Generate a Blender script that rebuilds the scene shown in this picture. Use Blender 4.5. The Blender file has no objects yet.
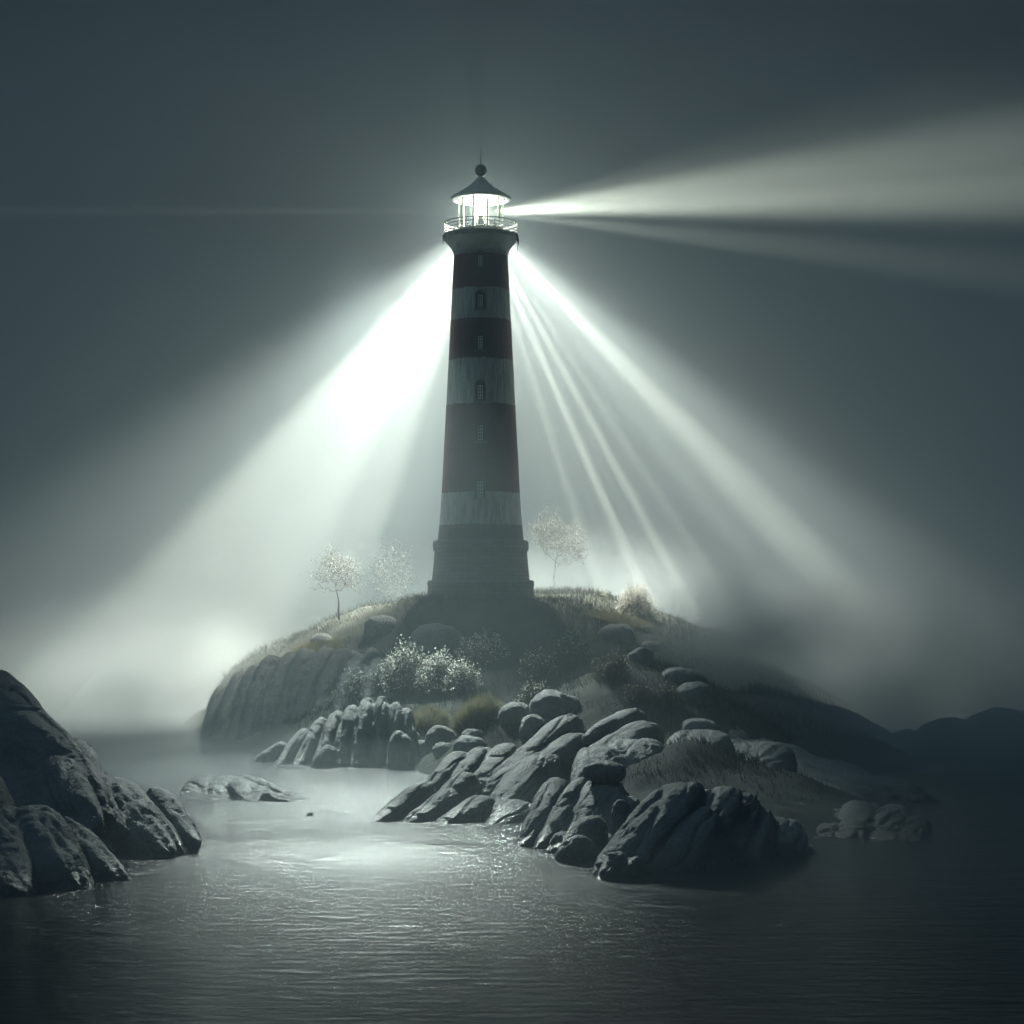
import bpy, bmesh, math, random
import numpy as np
from mathutils import Vector, Matrix

random.seed(7)
RNG = np.random.default_rng(7)
sc = bpy.context.scene
col = sc.collection
R = math.radians

# ------------------------------------------------------------------ camera
F = 1900.0            # focal length in pixels of the 1024 frame
HZ = 590.0            # pixel row of the horizon
CH = 12.0             # eye height above the water
cam_d = bpy.data.cameras.new('camera')
cam = bpy.data.objects.new('camera', cam_d)
col.objects.link(cam)
cam.location = (0, 0, CH)
cam.rotation_euler = (R(90), 0, 0)
cam_d.sensor_width = 36
cam_d.lens = F / 1024 * 36
cam_d.shift_y = (HZ - 512) / 1024
cam_d.clip_end = 6000
sc.camera = cam

# ------------------------------------------------------------------ sky
world = bpy.data.worlds.new('World')
sc.world = world
world.use_nodes = True
wn = world.node_tree
wn.nodes.clear()
SUN_EL, SUN_AZ = 54, -98      # elevation, azimuth from +Y (negative: left)
sky = wn.nodes.new('ShaderNodeTexSky')
sky.sky_type = 'NISHITA'
sky.sun_disc = False
sky.sun_elevation = R(SUN_EL)
sky.sun_rotation = R(SUN_AZ)
sky.altitude = 0
sky.air_density = 1.0
sky.dust_density = 2.0
sky.ozone_density = 3.0
# overcast cloud cover in front of the sky: soft slate clouds
tc = wn.nodes.new('ShaderNodeTexCoord')
mp = wn.nodes.new('ShaderNodeMapping'); mp.inputs['Scale'].default_value = (1.6, 1.6, 4.0)
cn = wn.nodes.new('ShaderNodeTexNoise'); cn.inputs['Scale'].default_value = 2.4
cn.inputs['Detail'].default_value = 5; cn.inputs['Roughness'].default_value = 0.5
cr = wn.nodes.new('ShaderNodeValToRGB')
cr.color_ramp.elements[0].position = 0.42; cr.color_ramp.elements[0].color = (0.005, 0.06, 0.13, 1)
cr.color_ramp.elements[1].position = 0.62; cr.color_ramp.elements[1].color = (0.06, 0.30, 0.50, 1)
mixc = wn.nodes.new('ShaderNodeMix'); mixc.data_type = 'RGBA'; mixc.inputs[0].default_value = 0.93
bg = wn.nodes.new('ShaderNodeBackground')
bg.inputs['Strength'].default_value = 0.04
wo = wn.nodes.new('ShaderNodeOutputWorld')
wn.links.new(tc.outputs['Generated'], mp.inputs['Vector'])
wn.links.new(mp.outputs['Vector'], cn.inputs['Vector'])
wn.links.new(cn.outputs['Fac'], cr.inputs['Fac'])
wn.links.new(sky.outputs['Color'], mixc.inputs[6])
wn.links.new(cr.outputs['Color'], mixc.inputs[7])
wn.links.new(mixc.outputs[2], bg.inputs['Color'])
wn.links.new(bg.outputs['Background'], wo.inputs['Surface'])

# ------------------------------------------------------------------ sun behind the overcast
sd = bpy.data.lights.new('sun', 'SUN')
sd.energy = 0.33
sd.angle = R(12)
sd.color = (0.38, 0.76, 1.0)
sun = bpy.data.objects.new('sun', sd)
col.objects.link(sun)
el, az = R(SUN_EL), R(SUN_AZ)
to_sun = Vector((math.sin(az) * math.cos(el), math.cos(az) * math.cos(el), math.sin(el)))
sun.rotation_euler = to_sun.to_track_quat('Z', 'Y').to_euler()

sc.view_settings.view_transform = 'Standard'
sc.view_settings.look = 'None'
sc.view_settings.exposure = 0.0
sc.view_settings.gamma = 1.0
sc.render.engine = 'CYCLES'
cy = sc.cycles
cy.use_denoising = True
try:
    cy.denoiser = 'OPENIMAGEDENOISE'
except Exception:
    pass
cy.max_bounces = 5
cy.diffuse_bounces = 1
cy.glossy_bounces = 2
cy.transmission_bounces = 2
cy.transparent_max_bounces = 12
cy.volume_bounces = 1
cy.sample_clamp_indirect = 3.0
cy.caustics_reflective = False
cy.caustics_refractive = False

# ------------------------------------------------------------------ the lighthouse lamp and the lights added around it
TY = 168.0                                    # distance of the lighthouse
MP = TY / F                                   # metres per pixel at that distance
TX = (480.8 - 512) * MP
def zpx(y): return CH + (HZ - y) * MP         # height of a row at the lighthouse
LZ = zpx(211)
WARM = (1.0, 0.93, 0.77)

COOL = (0.90, 0.945, 0.86)
MILD = (0.95, 0.935, 0.83)

def spot(name, loc, target, power, cone, blend, color=WARM, radius=0.25, smooth=150.0):
    d = bpy.data.lights.new(name, 'SPOT')
    d.energy = power; d.spot_size = R(cone); d.spot_blend = blend
    d.color = color; d.shadow_soft_size = radius
    d.use_nodes = True
    nt_ = d.node_tree; em = nt_.nodes['Emission']
    fo_ = nt_.nodes.new('ShaderNodeLightFalloff')
    fo_.inputs['Strength'].default_value = 1.0; fo_.inputs['Smooth'].default_value = smooth
    nt_.links.new(fo_.outputs['Quadratic'], em.inputs['Strength'])
    o = bpy.data.objects.new(name, d)
    col.objects.link(o)
    o.location = loc
    v = Vector(target) - Vector(loc)
    o.rotation_euler = v.to_track_quat('-Z', 'Y').to_euler()
    return o

def beam(name, deg, power, cone, blend, y_off=3.9, dx=0.0, dz=0.0, toward=0.0, **k):
    """a beam in the plane across the view; deg: 0 = right, 90 = up; toward > 0 leans it to the camera"""
    a = R(deg)
    o = Vector((TX + dx, TY + y_off, LZ + dz))
    t = o + Vector((math.cos(a), -toward, math.sin(a))) * 50
    return spot(name, o, t, power, cone, blend, **k)

K = 1.2e6
# sweep beams thrown out level through the lantern glass
beam('lamp_or_added_beam', 16.9, 5.2 * K, 11.0, 1.0, y_off=0.9, dx=0.9, smooth=1, toward=-1.0)
beam('lamp_or_added_beam', 13.2, 5.5 * K, 5.0, 1.0, y_off=0.9, dx=0.9, smooth=1, toward=-1.0)
beam('lamp_or_added_beam', 18.9, 0.8 * K, 18.0, 1.0, y_off=0.9, dx=0.9, smooth=1, toward=-1.0)
beam('lamp_or_added_beam', 4.8, 2.4 * K, 4.8, 1.0, y_off=0.9, dx=0.9, smooth=1, toward=-1.0)
beam('lamp_or_added_beam', 180.0, 0.9 * K, 2.2, 1.0, y_off=0.0, dx=-2.3, smooth=0.5)
# shafts from bare spots added behind the gallery, right side
for dg, pw, cn_, bl in ((-45.0, 6.5, 7.5, 1.0), (-51, 1.4, 4.0, 1.0), (-56.5, 7.0, 2.2, 0.9), (-61, 15.0, 2.3, 0.9), (-66, 16.0, 2.6, 0.9), (-72, 7.0, 2.4, 0.9)):
    beam('lamp_or_added_beam', dg, pw * K, cn_, bl, smooth=9, toward=-0.12)
beam('added_glow', -58, 0.5 * K, 66, 1.0, smooth=25, toward=-0.2, color=MILD)  # wide spot added behind the tower to fill the right side
# left side: broad bright fan from more added spots
for dg, pw, cn_, bl in ((-131.5, 7.0, 12, 1.0), (-121, 4.6, 20, 1.0), (-126.5, 2.0, 9, 1.0), (-111, 5.0, 9, 1.0)):
    beam('lamp_or_added_beam', dg, pw * K, cn_, bl, smooth=9, toward=-0.12)
beam('added_glow', -122, 1.0 * K, 66, 1.0, smooth=25, toward=-0.2, color=MILD)  # same added fill for the left side
# lights added out of sight behind the tower for a broad glow round it
beam('added_glow', -90, 0.36 * K, 150, 1.0, y_off=7.5, toward=-0.75, smooth=40, color=MILD)
hd = bpy.data.lights.new('added_halo', 'POINT'); hd.energy = 0.023 * K; hd.color = COOL; hd.shadow_soft_size = 0.5  # unseen point light added behind the lantern for the halo
ho = bpy.data.objects.new('added_halo', hd); col.objects.link(ho); ho.location = (TX, TY + 4.6, LZ)
# bare spot added in mid-air beside the tower: rims the rocks, glitters on the water
spot('lamp_or_added_beam', (TX - 11.0, TY + 3.0, zpx(250)), (-8, 121, 0), 0.33 * K, 41, 0.6, color=(0.84, 0.98, 0.92), radius=2.2, smooth=400)
beam('added_glow', -52, 0.7 * K, 20, 1.0, smooth=60, toward=0.9, color=MILD)  # this and the next two: spots added to brighten the flanking mist
beam('added_glow', -47, 1.7 * K, 22, 1.0, smooth=60, toward=0.25, color=MILD)
beam('added_glow', -136, 0.35 * K, 30, 1.0, smooth=60, toward=0.25, color=MILD)

# the lamp itself
pd = bpy.data.lights.new('lantern_light', 'POINT')
pd.energy = 0.009 * K; pd.color = WARM; pd.shadow_soft_size = 0.55
pl = bpy.data.objects.new('lantern_light', pd)
col.objects.link(pl)
pl.location = (TX, TY, LZ)

# ================================================================== helpers
def tag(o, label=None, cat=None, group=None, kind=None):
    if label: o['label'] = label
    if cat: o['category'] = cat
    if group: o['group'] = group
    if kind: o['kind'] = kind
    return o

def empty(name, loc=(0, 0, 0)):
    o = bpy.data.objects.new(name, None)
    o.empty_display_size = 0.5
    o.location = loc
    col.objects.link(o)
    return o

def mesh_np(name, V, Fq, mat=None, parent=None, smooth=True, loc=None):
    """verts (n,3) and faces (m,k) arrays as ONE mesh object; verts are world space, origin moved to loc"""
    V = np.asarray(V, dtype=np.float64)
    if loc is None:
        loc = (0, 0, 0) if parent is None else tuple(parent.location)
    V = V - np.array(loc)
    Fq = np.asarray(Fq, dtype=np.int32)
    me = bpy.data.meshes.new(name)
    k = Fq.shape[1]
    me.vertices.add(len(V)); me.vertices.foreach_set('co', V.astype(np.float32).ravel())
    me.loops.add(Fq.size); me.loops.foreach_set('vertex_index', Fq.ravel())
    me.polygons.add(len(Fq))
    me.polygons.foreach_set('loop_start', np.arange(0, Fq.size, k, dtype=np.int32))
    me.polygons.foreach_set('loop_total', np.full(len(Fq), k, dtype=np.int32))
    me.update(calc_edges=True)
    me.validate()
    me.polygons.foreach_set('use_smooth', np.full(len(me.polygons), smooth))
    if mat: me.materials.append(mat)
    o = bpy.data.objects.new(name, me)
    col.objects.link(o)
    if parent is not None:
        o.parent = parent
    else:
        o.location = loc
    return o

class MB:
    """collects pieces of one mesh"""
    def __init__(s): s.v = []; s.f = []
    def add(s, vs, fs):
        b = len(s.v); s.v += [tuple(v) for v in vs]; s.f += [[b + i for i in f] for f in fs]
    def lathe(s, prof, c, n=96, close=True):
        vs = []; fs = []
        for r, z in prof:
            for i in range(n):
                a = 2 * math.pi * i / n
                vs.append((c[0] + r * math.cos(a), c[1] + r * math.sin(a), c[2] + z))
        for j in range(len(prof) - 1):
            for i in range(n):
                k = (i + 1) % n
                fs.append([j * n + i, j * n + k, (j + 1) * n + k, (j + 1) * n + i])
        if close:
            fs.append(list(range(n))[::-1])
            fs.append([(len(prof) - 1) * n + i for i in range(n)])
        s.add(vs, fs); return s
    def tube(s, pts, rad, n=8, ring=False):
        pts = [Vector(p) for p in pts]
        rads = rad if isinstance(rad, (list, tuple)) else [rad] * len(pts)
        vs = []; m = len(pts)
        for i, p in enumerate(pts):
            if ring: t = pts[(i + 1) % m] - pts[i - 1]
            else: t = pts[min(i + 1, m - 1)] - pts[max(i - 1, 0)]
            t.normalize()
            a = Vector((0, 0, 1)) if abs(t.z) < 0.9 else Vector((1, 0, 0))
            u = t.cross(a).normalized(); w = t.cross(u)
            for k in range(n):
                an = 2 * math.pi * k / n
                vs.append(p + (u * math.cos(an) + w * math.sin(an)) * rads[i])
        fs = []
        for i in range(m if ring else m - 1):
            j = (i + 1) % m
            for k in range(n):
                l = (k + 1) % n
                fs.append([i * n + k, i * n + l, j * n + l, j * n + k])
        if not ring:
            fs.append(list(range(n))[::-1]); fs.append([(m - 1) * n + k for k in range(n)])
        s.add(vs, fs); return s
    def box(s, c, sz, M=None):
        vs = []
        for x in (-1, 1):
            for y in (-1, 1):
                for z in (-1, 1):
                    v = Vector((x * sz[0] / 2, y * sz[1] / 2, z * sz[2] / 2))
                    if M is not None: v = M @ v
                    vs.append(Vector(c) + v)
        s.add(vs, [[0, 1, 3, 2], [4, 6, 7, 5], [0, 4, 5, 1], [2, 3, 7, 6], [0, 2, 6, 4], [1, 5, 7, 3]])
        return s
    def build(s, name, mat=None, parent=None, smooth=False, loc=None):
        me = bpy.data.meshes.new(name)
        if loc is None: loc = parent.location if parent is not None else (0, 0, 0)
        L = Vector(loc)
        me.from_pydata([Vector(v) - L for v in s.v], [], s.f)
        me.update()
        bm = bmesh.new(); bm.from_mesh(me); bmesh.ops.recalc_face_normals(bm, faces=bm.faces); bm.to_mesh(me); bm.free()
        if smooth:
            for p in me.polygons: p.use_smooth = True
        if mat: me.materials.append(mat)
        o = bpy.data.objects.new(name, me)
        col.objects.link(o)
        if parent is not None: o.parent = parent
        else: o.location = loc
        return o

# vectorised value noise
def _hash(i, j, k, seed):
    h = (i.astype(np.uint32) * np.uint32(374761393) + j.astype(np.uint32) * np.uint32(668265263)
         + k.astype(np.uint32) * np.uint32(2246822519) + np.uint32((seed * 3266489917) & 0xffffffff))
    h = (h ^ (h >> np.uint32(13))) * np.uint32(1274126177)
    h = (h ^ (h >> np.uint32(16)))
    return (h & np.uint32(0xffffff)).astype(np.float64) / 0xffffff * 2 - 1
def vnoise(P, seed=0):
    P = np.asarray(P, dtype=np.float64)
    I = np.floor(P).astype(np.int64); f = P - I
    f = f * f * f * (f * (f * 6 - 15) + 10)
    out = 0
    for dx in (0, 1):
        wx = f[:, 0] if dx else 1 - f[:, 0]
        for dy in (0, 1):
            wy = f[:, 1] if dy else 1 - f[:, 1]
            for dz in (0, 1):
                wz = f[:, 2] if dz else 1 - f[:, 2]
                out = out + wx * wy * wz * _hash(I[:, 0] + dx, I[:, 1] + dy, I[:, 2] + dz, seed)
    return out
def fbm(P, oct=4, seed=0, gain=0.5):
    P = np.asarray(P, dtype=np.float64); s = 0; a = 1.0
    for o in range(oct):
        s = s + a * vnoise(P * (2 ** o) + 17.3 * o, seed + o); a *= gain
    return s

# ------------------------------------------------------------------ materials
def mat(name):
    m = bpy.data.materials.new(name); m.use_nodes = True
    nt = m.node_tree; b = nt.nodes['Principled BSDF']
    return m, nt, b
def N(nt, t, **k):
    n = nt.nodes.new(t)
    for a, v in k.items():
        if a in n.inputs: n.inputs[a].default_value = v
        else: setattr(n, a, v)
    return n
def ramp(nt, stops):
    r = nt.nodes.new('ShaderNodeValToRGB')
    e = r.color_ramp.elements
    while len(e) < len(stops): e.new(0.5)
    for el_, (p, c) in zip(e, stops):
        el_.position = p; el_.color = (*c, 1) if len(c) == 3 else c
    return r
def simple(name, c, rough=0.6, metal=0.0, var=0.25, scale=3.0, bump=0.0):
    m, nt, b = mat(name)
    t = N(nt, 'ShaderNodeTexCoord'); n = N(nt, 'ShaderNodeTexNoise', Scale=scale, Detail=5.0)
    r = ramp(nt, [(0.3, [x * (1 - var) for x in c]), (0.7, [min(1, x * (1 + var)) for x in c])])
    nt.links.new(t.outputs['Object'], n.inputs['Vector']); nt.links.new(n.outputs['Fac'], r.inputs['Fac'])
    nt.links.new(r.outputs['Color'], b.inputs['Base Color'])
    b.inputs['Roughness'].default_value = rough; b.inputs['Metallic'].default_value = metal
    if bump:
        bp = N(nt, 'ShaderNodeBump', Strength=bump, Distance=0.05)
        nt.links.new(n.outputs['Fac'], bp.inputs['Height']); nt.links.new(bp.outputs['Normal'], b.inputs['Normal'])
    return m

def rock_material():
    m, nt, b = mat('granite')
    L = nt.links.new
    g = N(nt, 'ShaderNodeNewGeometry')
    n1 = N(nt, 'ShaderNodeTexNoise', Scale=0.35, Detail=8.0, Roughness=0.6)
    n2 = N(nt, 'ShaderNodeTexNoise', Scale=6.0, Detail=8.0, Roughness=0.75)
    n3 = N(nt, 'ShaderNodeTexNoise', Scale=1.5, Detail=6.0, Roughness=0.7)
    vo = N(nt, 'ShaderNodeTexVoronoi', Scale=14.0)
    for n in (n1, n2, n3, vo): L(g.outputs['Position'], n.inputs['Vector'])
    r1 = ramp(nt, [(0.30, (0.27, 0.275, 0.27)), (0.5, (0.42, 0.425, 0.41)), (0.72, (0.55, 0.55, 0.52))])
    L(n1.outputs['Fac'], r1.inputs['Fac'])
    r2 = ramp(nt, [(0.35, (0.5, 0.5, 0.5)), (0.58, (1.0, 1.0, 1.0))])
    L(n2.outputs['Fac'], r2.inputs['Fac'])
    mx = N(nt, 'ShaderNodeMix', data_type='RGBA', blend_type='MULTIPLY'); mx.inputs[0].default_value = 0.8
    L(r1.outputs['Color'], mx.inputs[6]); L(r2.outputs['Color'], mx.inputs[7])
    # pale lichen blotches
    r3 = ramp(nt, [(0.60, (0, 0, 0)), (0.68, (1, 1, 1))])
    L(n3.outputs['Fac'], r3.inputs['Fac'])
    mx2 = N(nt, 'ShaderNodeMix', data_type='RGBA'); mx2.inputs[7].default_value = (0.40, 0.41, 0.34, 1)
    ml = N(nt, 'ShaderNodeMath', operation='MULTIPLY'); ml.inputs[1].default_value = 0.55
    L(r3.outputs['Color'], ml.inputs[0]); L(ml.outputs[0], mx2.inputs[0]); L(mx.outputs[2], mx2.inputs[6])
    # tide stain: weed and wet rock up to about 0.8 m
    sx = N(nt, 'ShaderNodeSeparateXYZ'); L(g.outputs['Position'], sx.inputs[0])
    ad = N(nt, 'ShaderNodeMath', operation='MULTIPLY_ADD'); ad.inputs[1].default_value = -1.2
    L(n3.outputs['Fac'], ad.inputs[0]); L(sx.outputs['Z'], ad.inputs[2])
    mr = N(nt, 'ShaderNodeMapRange'); mr.inputs['From Min'].default_value = -0.35; mr.inputs['From Max'].default_value = 0.4
    L(ad.outputs[0], mr.inputs['Value'])
    mx3 = N(nt, 'ShaderNodeMix', data_type='RGBA'); mx3.inputs[6].default_value = (0.045, 0.05, 0.04, 1)
    L(mr.outputs['Result'], mx3.inputs[0]); L(mx2.outputs[2], mx3.inputs[7])
    L(mx3.outputs[2], b.inputs['Base Color'])
    mr2 = N(nt, 'ShaderNodeMapRange'); mr2.inputs['To Min'].default_value = 0.25; mr2.inputs['To Max'].default_value = 0.62
    L(mr.outputs['Result'], mr2.inputs['Value']); L(mr2.outputs['Result'], b.inputs['Roughness'])
    b1 = N(nt, 'ShaderNodeBump', Strength=1.0, Distance=0.15)
    b2 = N(nt, 'ShaderNodeBump', Strength=0.7, Distance=0.27)
    L(n2.outputs['Fac'], b1.inputs['Height']); L(n3.outputs['Fac'], b2.inputs['Height'])
    L(b1.outputs['Normal'], b2.inputs['Normal']); L(b2.outputs['Normal'], b.inputs['Normal'])
    return m
M_ROCK = rock_material()

def water_material():
    m, nt, b = mat('sea_water')
    L = nt.links.new
    g = N(nt, 'ShaderNodeNewGeometry')
    mp_ = N(nt, 'ShaderNodeMapping'); mp_.inputs['Scale'].default_value = (0.36, 1.0, 1.0)
    L(g.outputs['Position'], mp_.inputs['Vector'])
    n1 = N(nt, 'ShaderNodeTexNoise', Scale=1.9, Detail=6.0, Roughness=0.62, Distortion=0.5)
    n2 = N(nt, 'ShaderNodeTexNoise', Scale=0.45, Detail=3.0, Roughness=0.5, Distortion=0.3)
    n3 = N(nt, 'ShaderNodeTexNoise', Scale=0.05, Detail=3.0)
    for n in (n1, n2, n3): L(mp_.outputs['Vector'], n.inputs['Vector'])
    pr = ramp(nt, [(0.35, (0.55, 0.55, 0.55)), (0.65, (1, 1, 1))]); L(n3.outputs['Fac'], pr.inputs['Fac'])
    b1 = N(nt, 'ShaderNodeBump', Distance=0.32)
    L(pr.outputs['Color'], b1.inputs['Strength'])
    b2 = N(nt, 'ShaderNodeBump', Strength=0.5, Distance=0.4)
    L(n1.outputs['Fac'], b1.inputs['Height']); L(n2.outputs['Fac'], b2.inputs['Height'])
    L(b2.outputs['Normal'], b1.inputs['Normal']); L(b1.outputs['Normal'], b.inputs['Normal'])
    b.inputs['Base Color'].default_value = (0.003, 0.006, 0.008, 1)
    b.inputs['Roughness'].default_value = 0.17
    b.inputs['IOR'].default_value = 1.333
    return m

def tower_material():
    m, nt, b = mat('weathered_painted_masonry')
    L = nt.links.new
    g = N(nt, 'ShaderNodeNewGeometry')
    sx = N(nt, 'ShaderNodeSeparateXYZ'); L(g.outputs['Position'], sx.inputs[0])
    # ragged band edge
    n0 = N(nt, 'ShaderNodeTexNoise', Scale=2.2, Detail=6.0, Roughness=0.7); L(g.outputs['Position'], n0.inputs['Vector'])
    jig = N(nt, 'ShaderNodeMath', operation='MULTIPLY_ADD'); jig.inputs[1].default_value = 0.6
    L(n0.outputs['Fac'], jig.inputs[0]); L(sx.outputs['Z'], jig.inputs[2])
    z0, z1 = zpx(545), zpx(245)
    mr = N(nt, 'ShaderNodeMapRange'); mr.inputs['From Min'].default_value = z0 + 0.17; mr.inputs['From Max'].default_value = z1 + 0.17
    L(jig.outputs[0], mr.inputs['Value'])
    red = (0.11, 0.018, 0.02); white = (0.50, 0.54, 0.52); dark = (0.075, 0.065, 0.06)
    def p(y): return (545 - y) / 300.0
    r = ramp(nt, [(0, dark), (p(524), white), (p(493), red), (p(405), white), (p(361), red), (p(320), white), (p(290), red)])
    r.color_ramp.interpolation = 'CONSTANT'
    L(mr.outputs['Result'], r.inputs['Fac'])
    # vertical streaks of rust and grime
    mp_ = N(nt, 'ShaderNodeMapping'); mp_.inputs['Scale'].default_value = (5.0, 5.0, 0.35)
    L(g.outputs['Position'], mp_.inputs['Vector'])
    n1 = N(nt, 'ShaderNodeTexNoise', Scale=1.0, Detail=7.0, Roughness=0.65); L(mp_.outputs['Vector'], n1.inputs['Vector'])
    r1 = ramp(nt, [(0.36, (0.22, 0.20, 0.17)), (0.50, (0.78, 0.77, 0.74)), (0.62, (1, 1, 1))]); L(n1.outputs['Fac'], r1.inputs['Fac'])
    mx = N(nt, 'ShaderNodeMix', data_type='RGBA', blend_type='MULTIPLY'); mx.inputs[0].default_value = 0.8
    L(r.outputs['Color'], mx.inputs[6]); L(r1.outputs['Color'], mx.inputs[7])
    n2 = N(nt, 'ShaderNodeTexNoise', Scale=3.2, Detail=9.0, Roughness=0.78); L(g.outputs['Position'], n2.inputs['Vector'])
    r2 = ramp(nt, [(0.56, (0, 0, 0)), (0.62, (1, 1, 1))]); L(n2.outputs['Fac'], r2.inputs['Fac'])
    mx2 = N(nt, 'ShaderNodeMix', data_type='RGBA'); mx2.inputs[7].default_value = (0.15, 0.135, 0.12, 1)
    ml = N(nt, 'ShaderNodeMath', operation='MULTIPLY'); ml.inputs[1].default_value = 0.75
    L(r2.outputs['Color'], ml.inputs[0]); L(ml.outputs[0], mx2.inputs[0]); L(mx.outputs[2], mx2.inputs[6])
    L(mx2.outputs[2], b.inputs['Base Color'])
    b.inputs['Roughness'].default_value = 0.62
    bp = N(nt, 'ShaderNodeBump', Strength=0.5, Distance=0.08); L(n2.outputs['Fac'], bp.inputs['Height']); L(bp.outputs['Normal'], b.inputs['Normal'])
    return m
def course_material():
    m, nt, b = mat('coursed_stone')
    L = nt.links.new
    g = N(nt, 'ShaderNodeNewGeometry')
    sx = N(nt, 'ShaderNodeSeparateXYZ'); L(g.outputs['Position'], sx.inputs[0])
    ax = N(nt, 'ShaderNodeMath', operation='SUBTRACT'); ax.inputs[1].default_value = TX; L(sx.outputs['X'], ax.inputs[0])
    ay = N(nt, 'ShaderNodeMath', operation='SUBTRACT'); ay.inputs[1].default_value = TY; L(sx.outputs['Y'], ay.inputs[0])
    at = N(nt, 'ShaderNodeMath', operation='ARCTAN2'); L(ay.outputs[0], at.inputs[0]); L(ax.outputs[0], at.inputs[1])
    sc_ = N(nt, 'ShaderNodeMath', operation='MULTIPLY'); sc_.inputs[1].default_value = 4.2; L(at.outputs[0], sc_.inputs[0])
    cx = N(nt, 'ShaderNodeCombineXYZ'); L(sc_.outputs[0], cx.inputs['X']); L(sx.outputs['Z'], cx.inputs['Y'])
    br = N(nt, 'ShaderNodeTexBrick'); L(cx.outputs[0], br.inputs['Vector'])
    br.inputs['Scale'].default_value = 1.0; br.inputs['Brick Width'].default_value = 1.1; br.inputs['Row Height'].default_value = 0.34
    br.inputs['Mortar Size'].default_value = 0.022
    br.inputs['Color1'].default_value = (0.17, 0.175, 0.165, 1); br.inputs['Color2'].default_value = (0.24, 0.245, 0.23, 1); br.inputs['Mortar'].default_value = (0.08, 0.08, 0.075, 1)
    n = N(nt, 'ShaderNodeTexNoise', Scale=2.0, Detail=8.0, Roughness=0.7); L(g.outputs['Position'], n.inputs['Vector'])
    r = ramp(nt, [(0.3, (0.5, 0.5, 0.48)), (0.65, (1, 1, 1))]); L(n.outputs['Fac'], r.inputs['Fac'])
    mx = N(nt, 'ShaderNodeMix', data_type='RGBA', blend_type='MULTIPLY'); mx.inputs[0].default_value = 0.85
    L(br.outputs['Color'], mx.inputs[6]); L(r.outputs['Color'], mx.inputs[7]); L(mx.outputs[2], b.inputs['Base Color'])
    b.inputs['Roughness'].default_value = 0.75
    bp = N(nt, 'ShaderNodeBump', Strength=1.0, Distance=0.08); bp.invert = True
    L(br.outputs['Fac'], bp.inputs['Height']); L(bp.outputs['Normal'], b.inputs['Normal'])
    return m

M_STONE = course_material()
M_TOWER = tower_material()
M_DECK = simple('weathered_grey_paint', (0.26, 0.30, 0.30), 0.55, var=0.35, scale=2.5, bump=0.2)
M_RAIL = simple('white_rail_paint', (0.62, 0.64, 0.60), 0.45)
M_ROOF = simple('dull_lead_roof', (0.36, 0.42, 0.43), 0.5, metal=0.1, var=0.3, scale=2.0, bump=0.2)
M_BALL = simple('dark_lead', (0.10, 0.12, 0.13), 0.5, metal=0.2)
M_WFRAME = simple('white_window_paint', (0.84, 0.86, 0.84), 0.5)
M_SURR = simple('dark_window_stone', (0.07, 0.065, 0.065), 0.8)
M_SILL = simple('sill_stone', (0.20, 0.21, 0.20), 0.8)
M_RUST = simple('rust', (0.11, 0.06, 0.04), 0.9)
M_BARK = simple('grey_bark', (0.035, 0.033, 0.03), 0.9)

def glass_clear(name='lantern_glass', milk=0.0006):
    """clear glazing with a trace of salt film that catches the lamp"""
    m, nt, b = mat(name)
    for n in list(nt.nodes):
        if n.type != 'OUTPUT_MATERIAL': nt.nodes.remove(n)
    out = nt.nodes['Material Output']
    t = N(nt, 'ShaderNodeBsdfTransparent'); t.inputs[0].default_value = (0.93, 0.96, 0.94, 1)
    gl = N(nt, 'ShaderNodeBsdfGlossy', Roughness=0.08)
    mx = N(nt, 'ShaderNodeMixShader'); mx.inputs[0].default_value = 0.04
    tl = N(nt, 'ShaderNodeBsdfTranslucent'); tl.inputs[0].default_value = (0.9, 0.95, 0.92, 1)
    m2 = N(nt, 'ShaderNodeMixShader'); m2.inputs[0].default_value = milk
    nt.links.new(t.outputs[0], mx.inputs[1]); nt.links.new(gl.outputs[0], mx.inputs[2])
    nt.links.new(mx.outputs[0], m2.inputs[1]); nt.links.new(tl.outputs[0], m2.inputs[2]); nt.links.new(m2.outputs[0], out.inputs['Surface'])
    return m
M_GLASS = glass_clear()
M_LENS = glass_clear('lens_glass', 0.006)
def pane_dark():
    m, nt, b = mat('dark_window_glass')
    b.inputs['Base Color'].default_value = (0.02, 0.025, 0.03, 1); b.inputs['Roughness'].default_value = 0.15
    return m
M_PANE = pane_dark()
def lamp_mat():
    m, nt, b = mat('burning_lamp')
    b.inputs['Base Color'].default_value = (0.9, 0.9, 0.85, 1)
    b.inputs['Emission Color'].default_value = (1.0, 0.99, 0.86, 1); b.inputs['Emission Strength'].default_value = 30
    return m
M_LAMP = lamp_mat()
def leafmat(name, c, c2, rough=0.7, trans=0.35, scale=9.0):
    m, nt, b = mat(name)
    g = N(nt, 'ShaderNodeNewGeometry'); n = N(nt, 'ShaderNodeTexNoise', Scale=scale, Detail=4.0)
    r = ramp(nt, [(0.35, c), (0.65, c2)])
    nt.links.new(g.outputs['Position'], n.inputs['Vector']); nt.links.new(n.outputs['Fac'], r.inputs['Fac']); nt.links.new(r.outputs['Color'], b.inputs['Base Color'])
    b.inputs['Roughness'].default_value = rough
    out = nt.nodes['Material Output']
    tr = N(nt, 'ShaderNodeBsdfTranslucent'); nt.links.new(r.outputs['Color'], tr.inputs['Color'])
    mx = N(nt, 'ShaderNodeMixShader'); mx.inputs[0].default_value = trans
    nt.links.new(b.outputs[0], mx.inputs[1]); nt.links.new(tr.outputs[0], mx.inputs[2]); nt.links.new(mx.outputs[0], out.inputs['Surface'])
    return m
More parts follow.
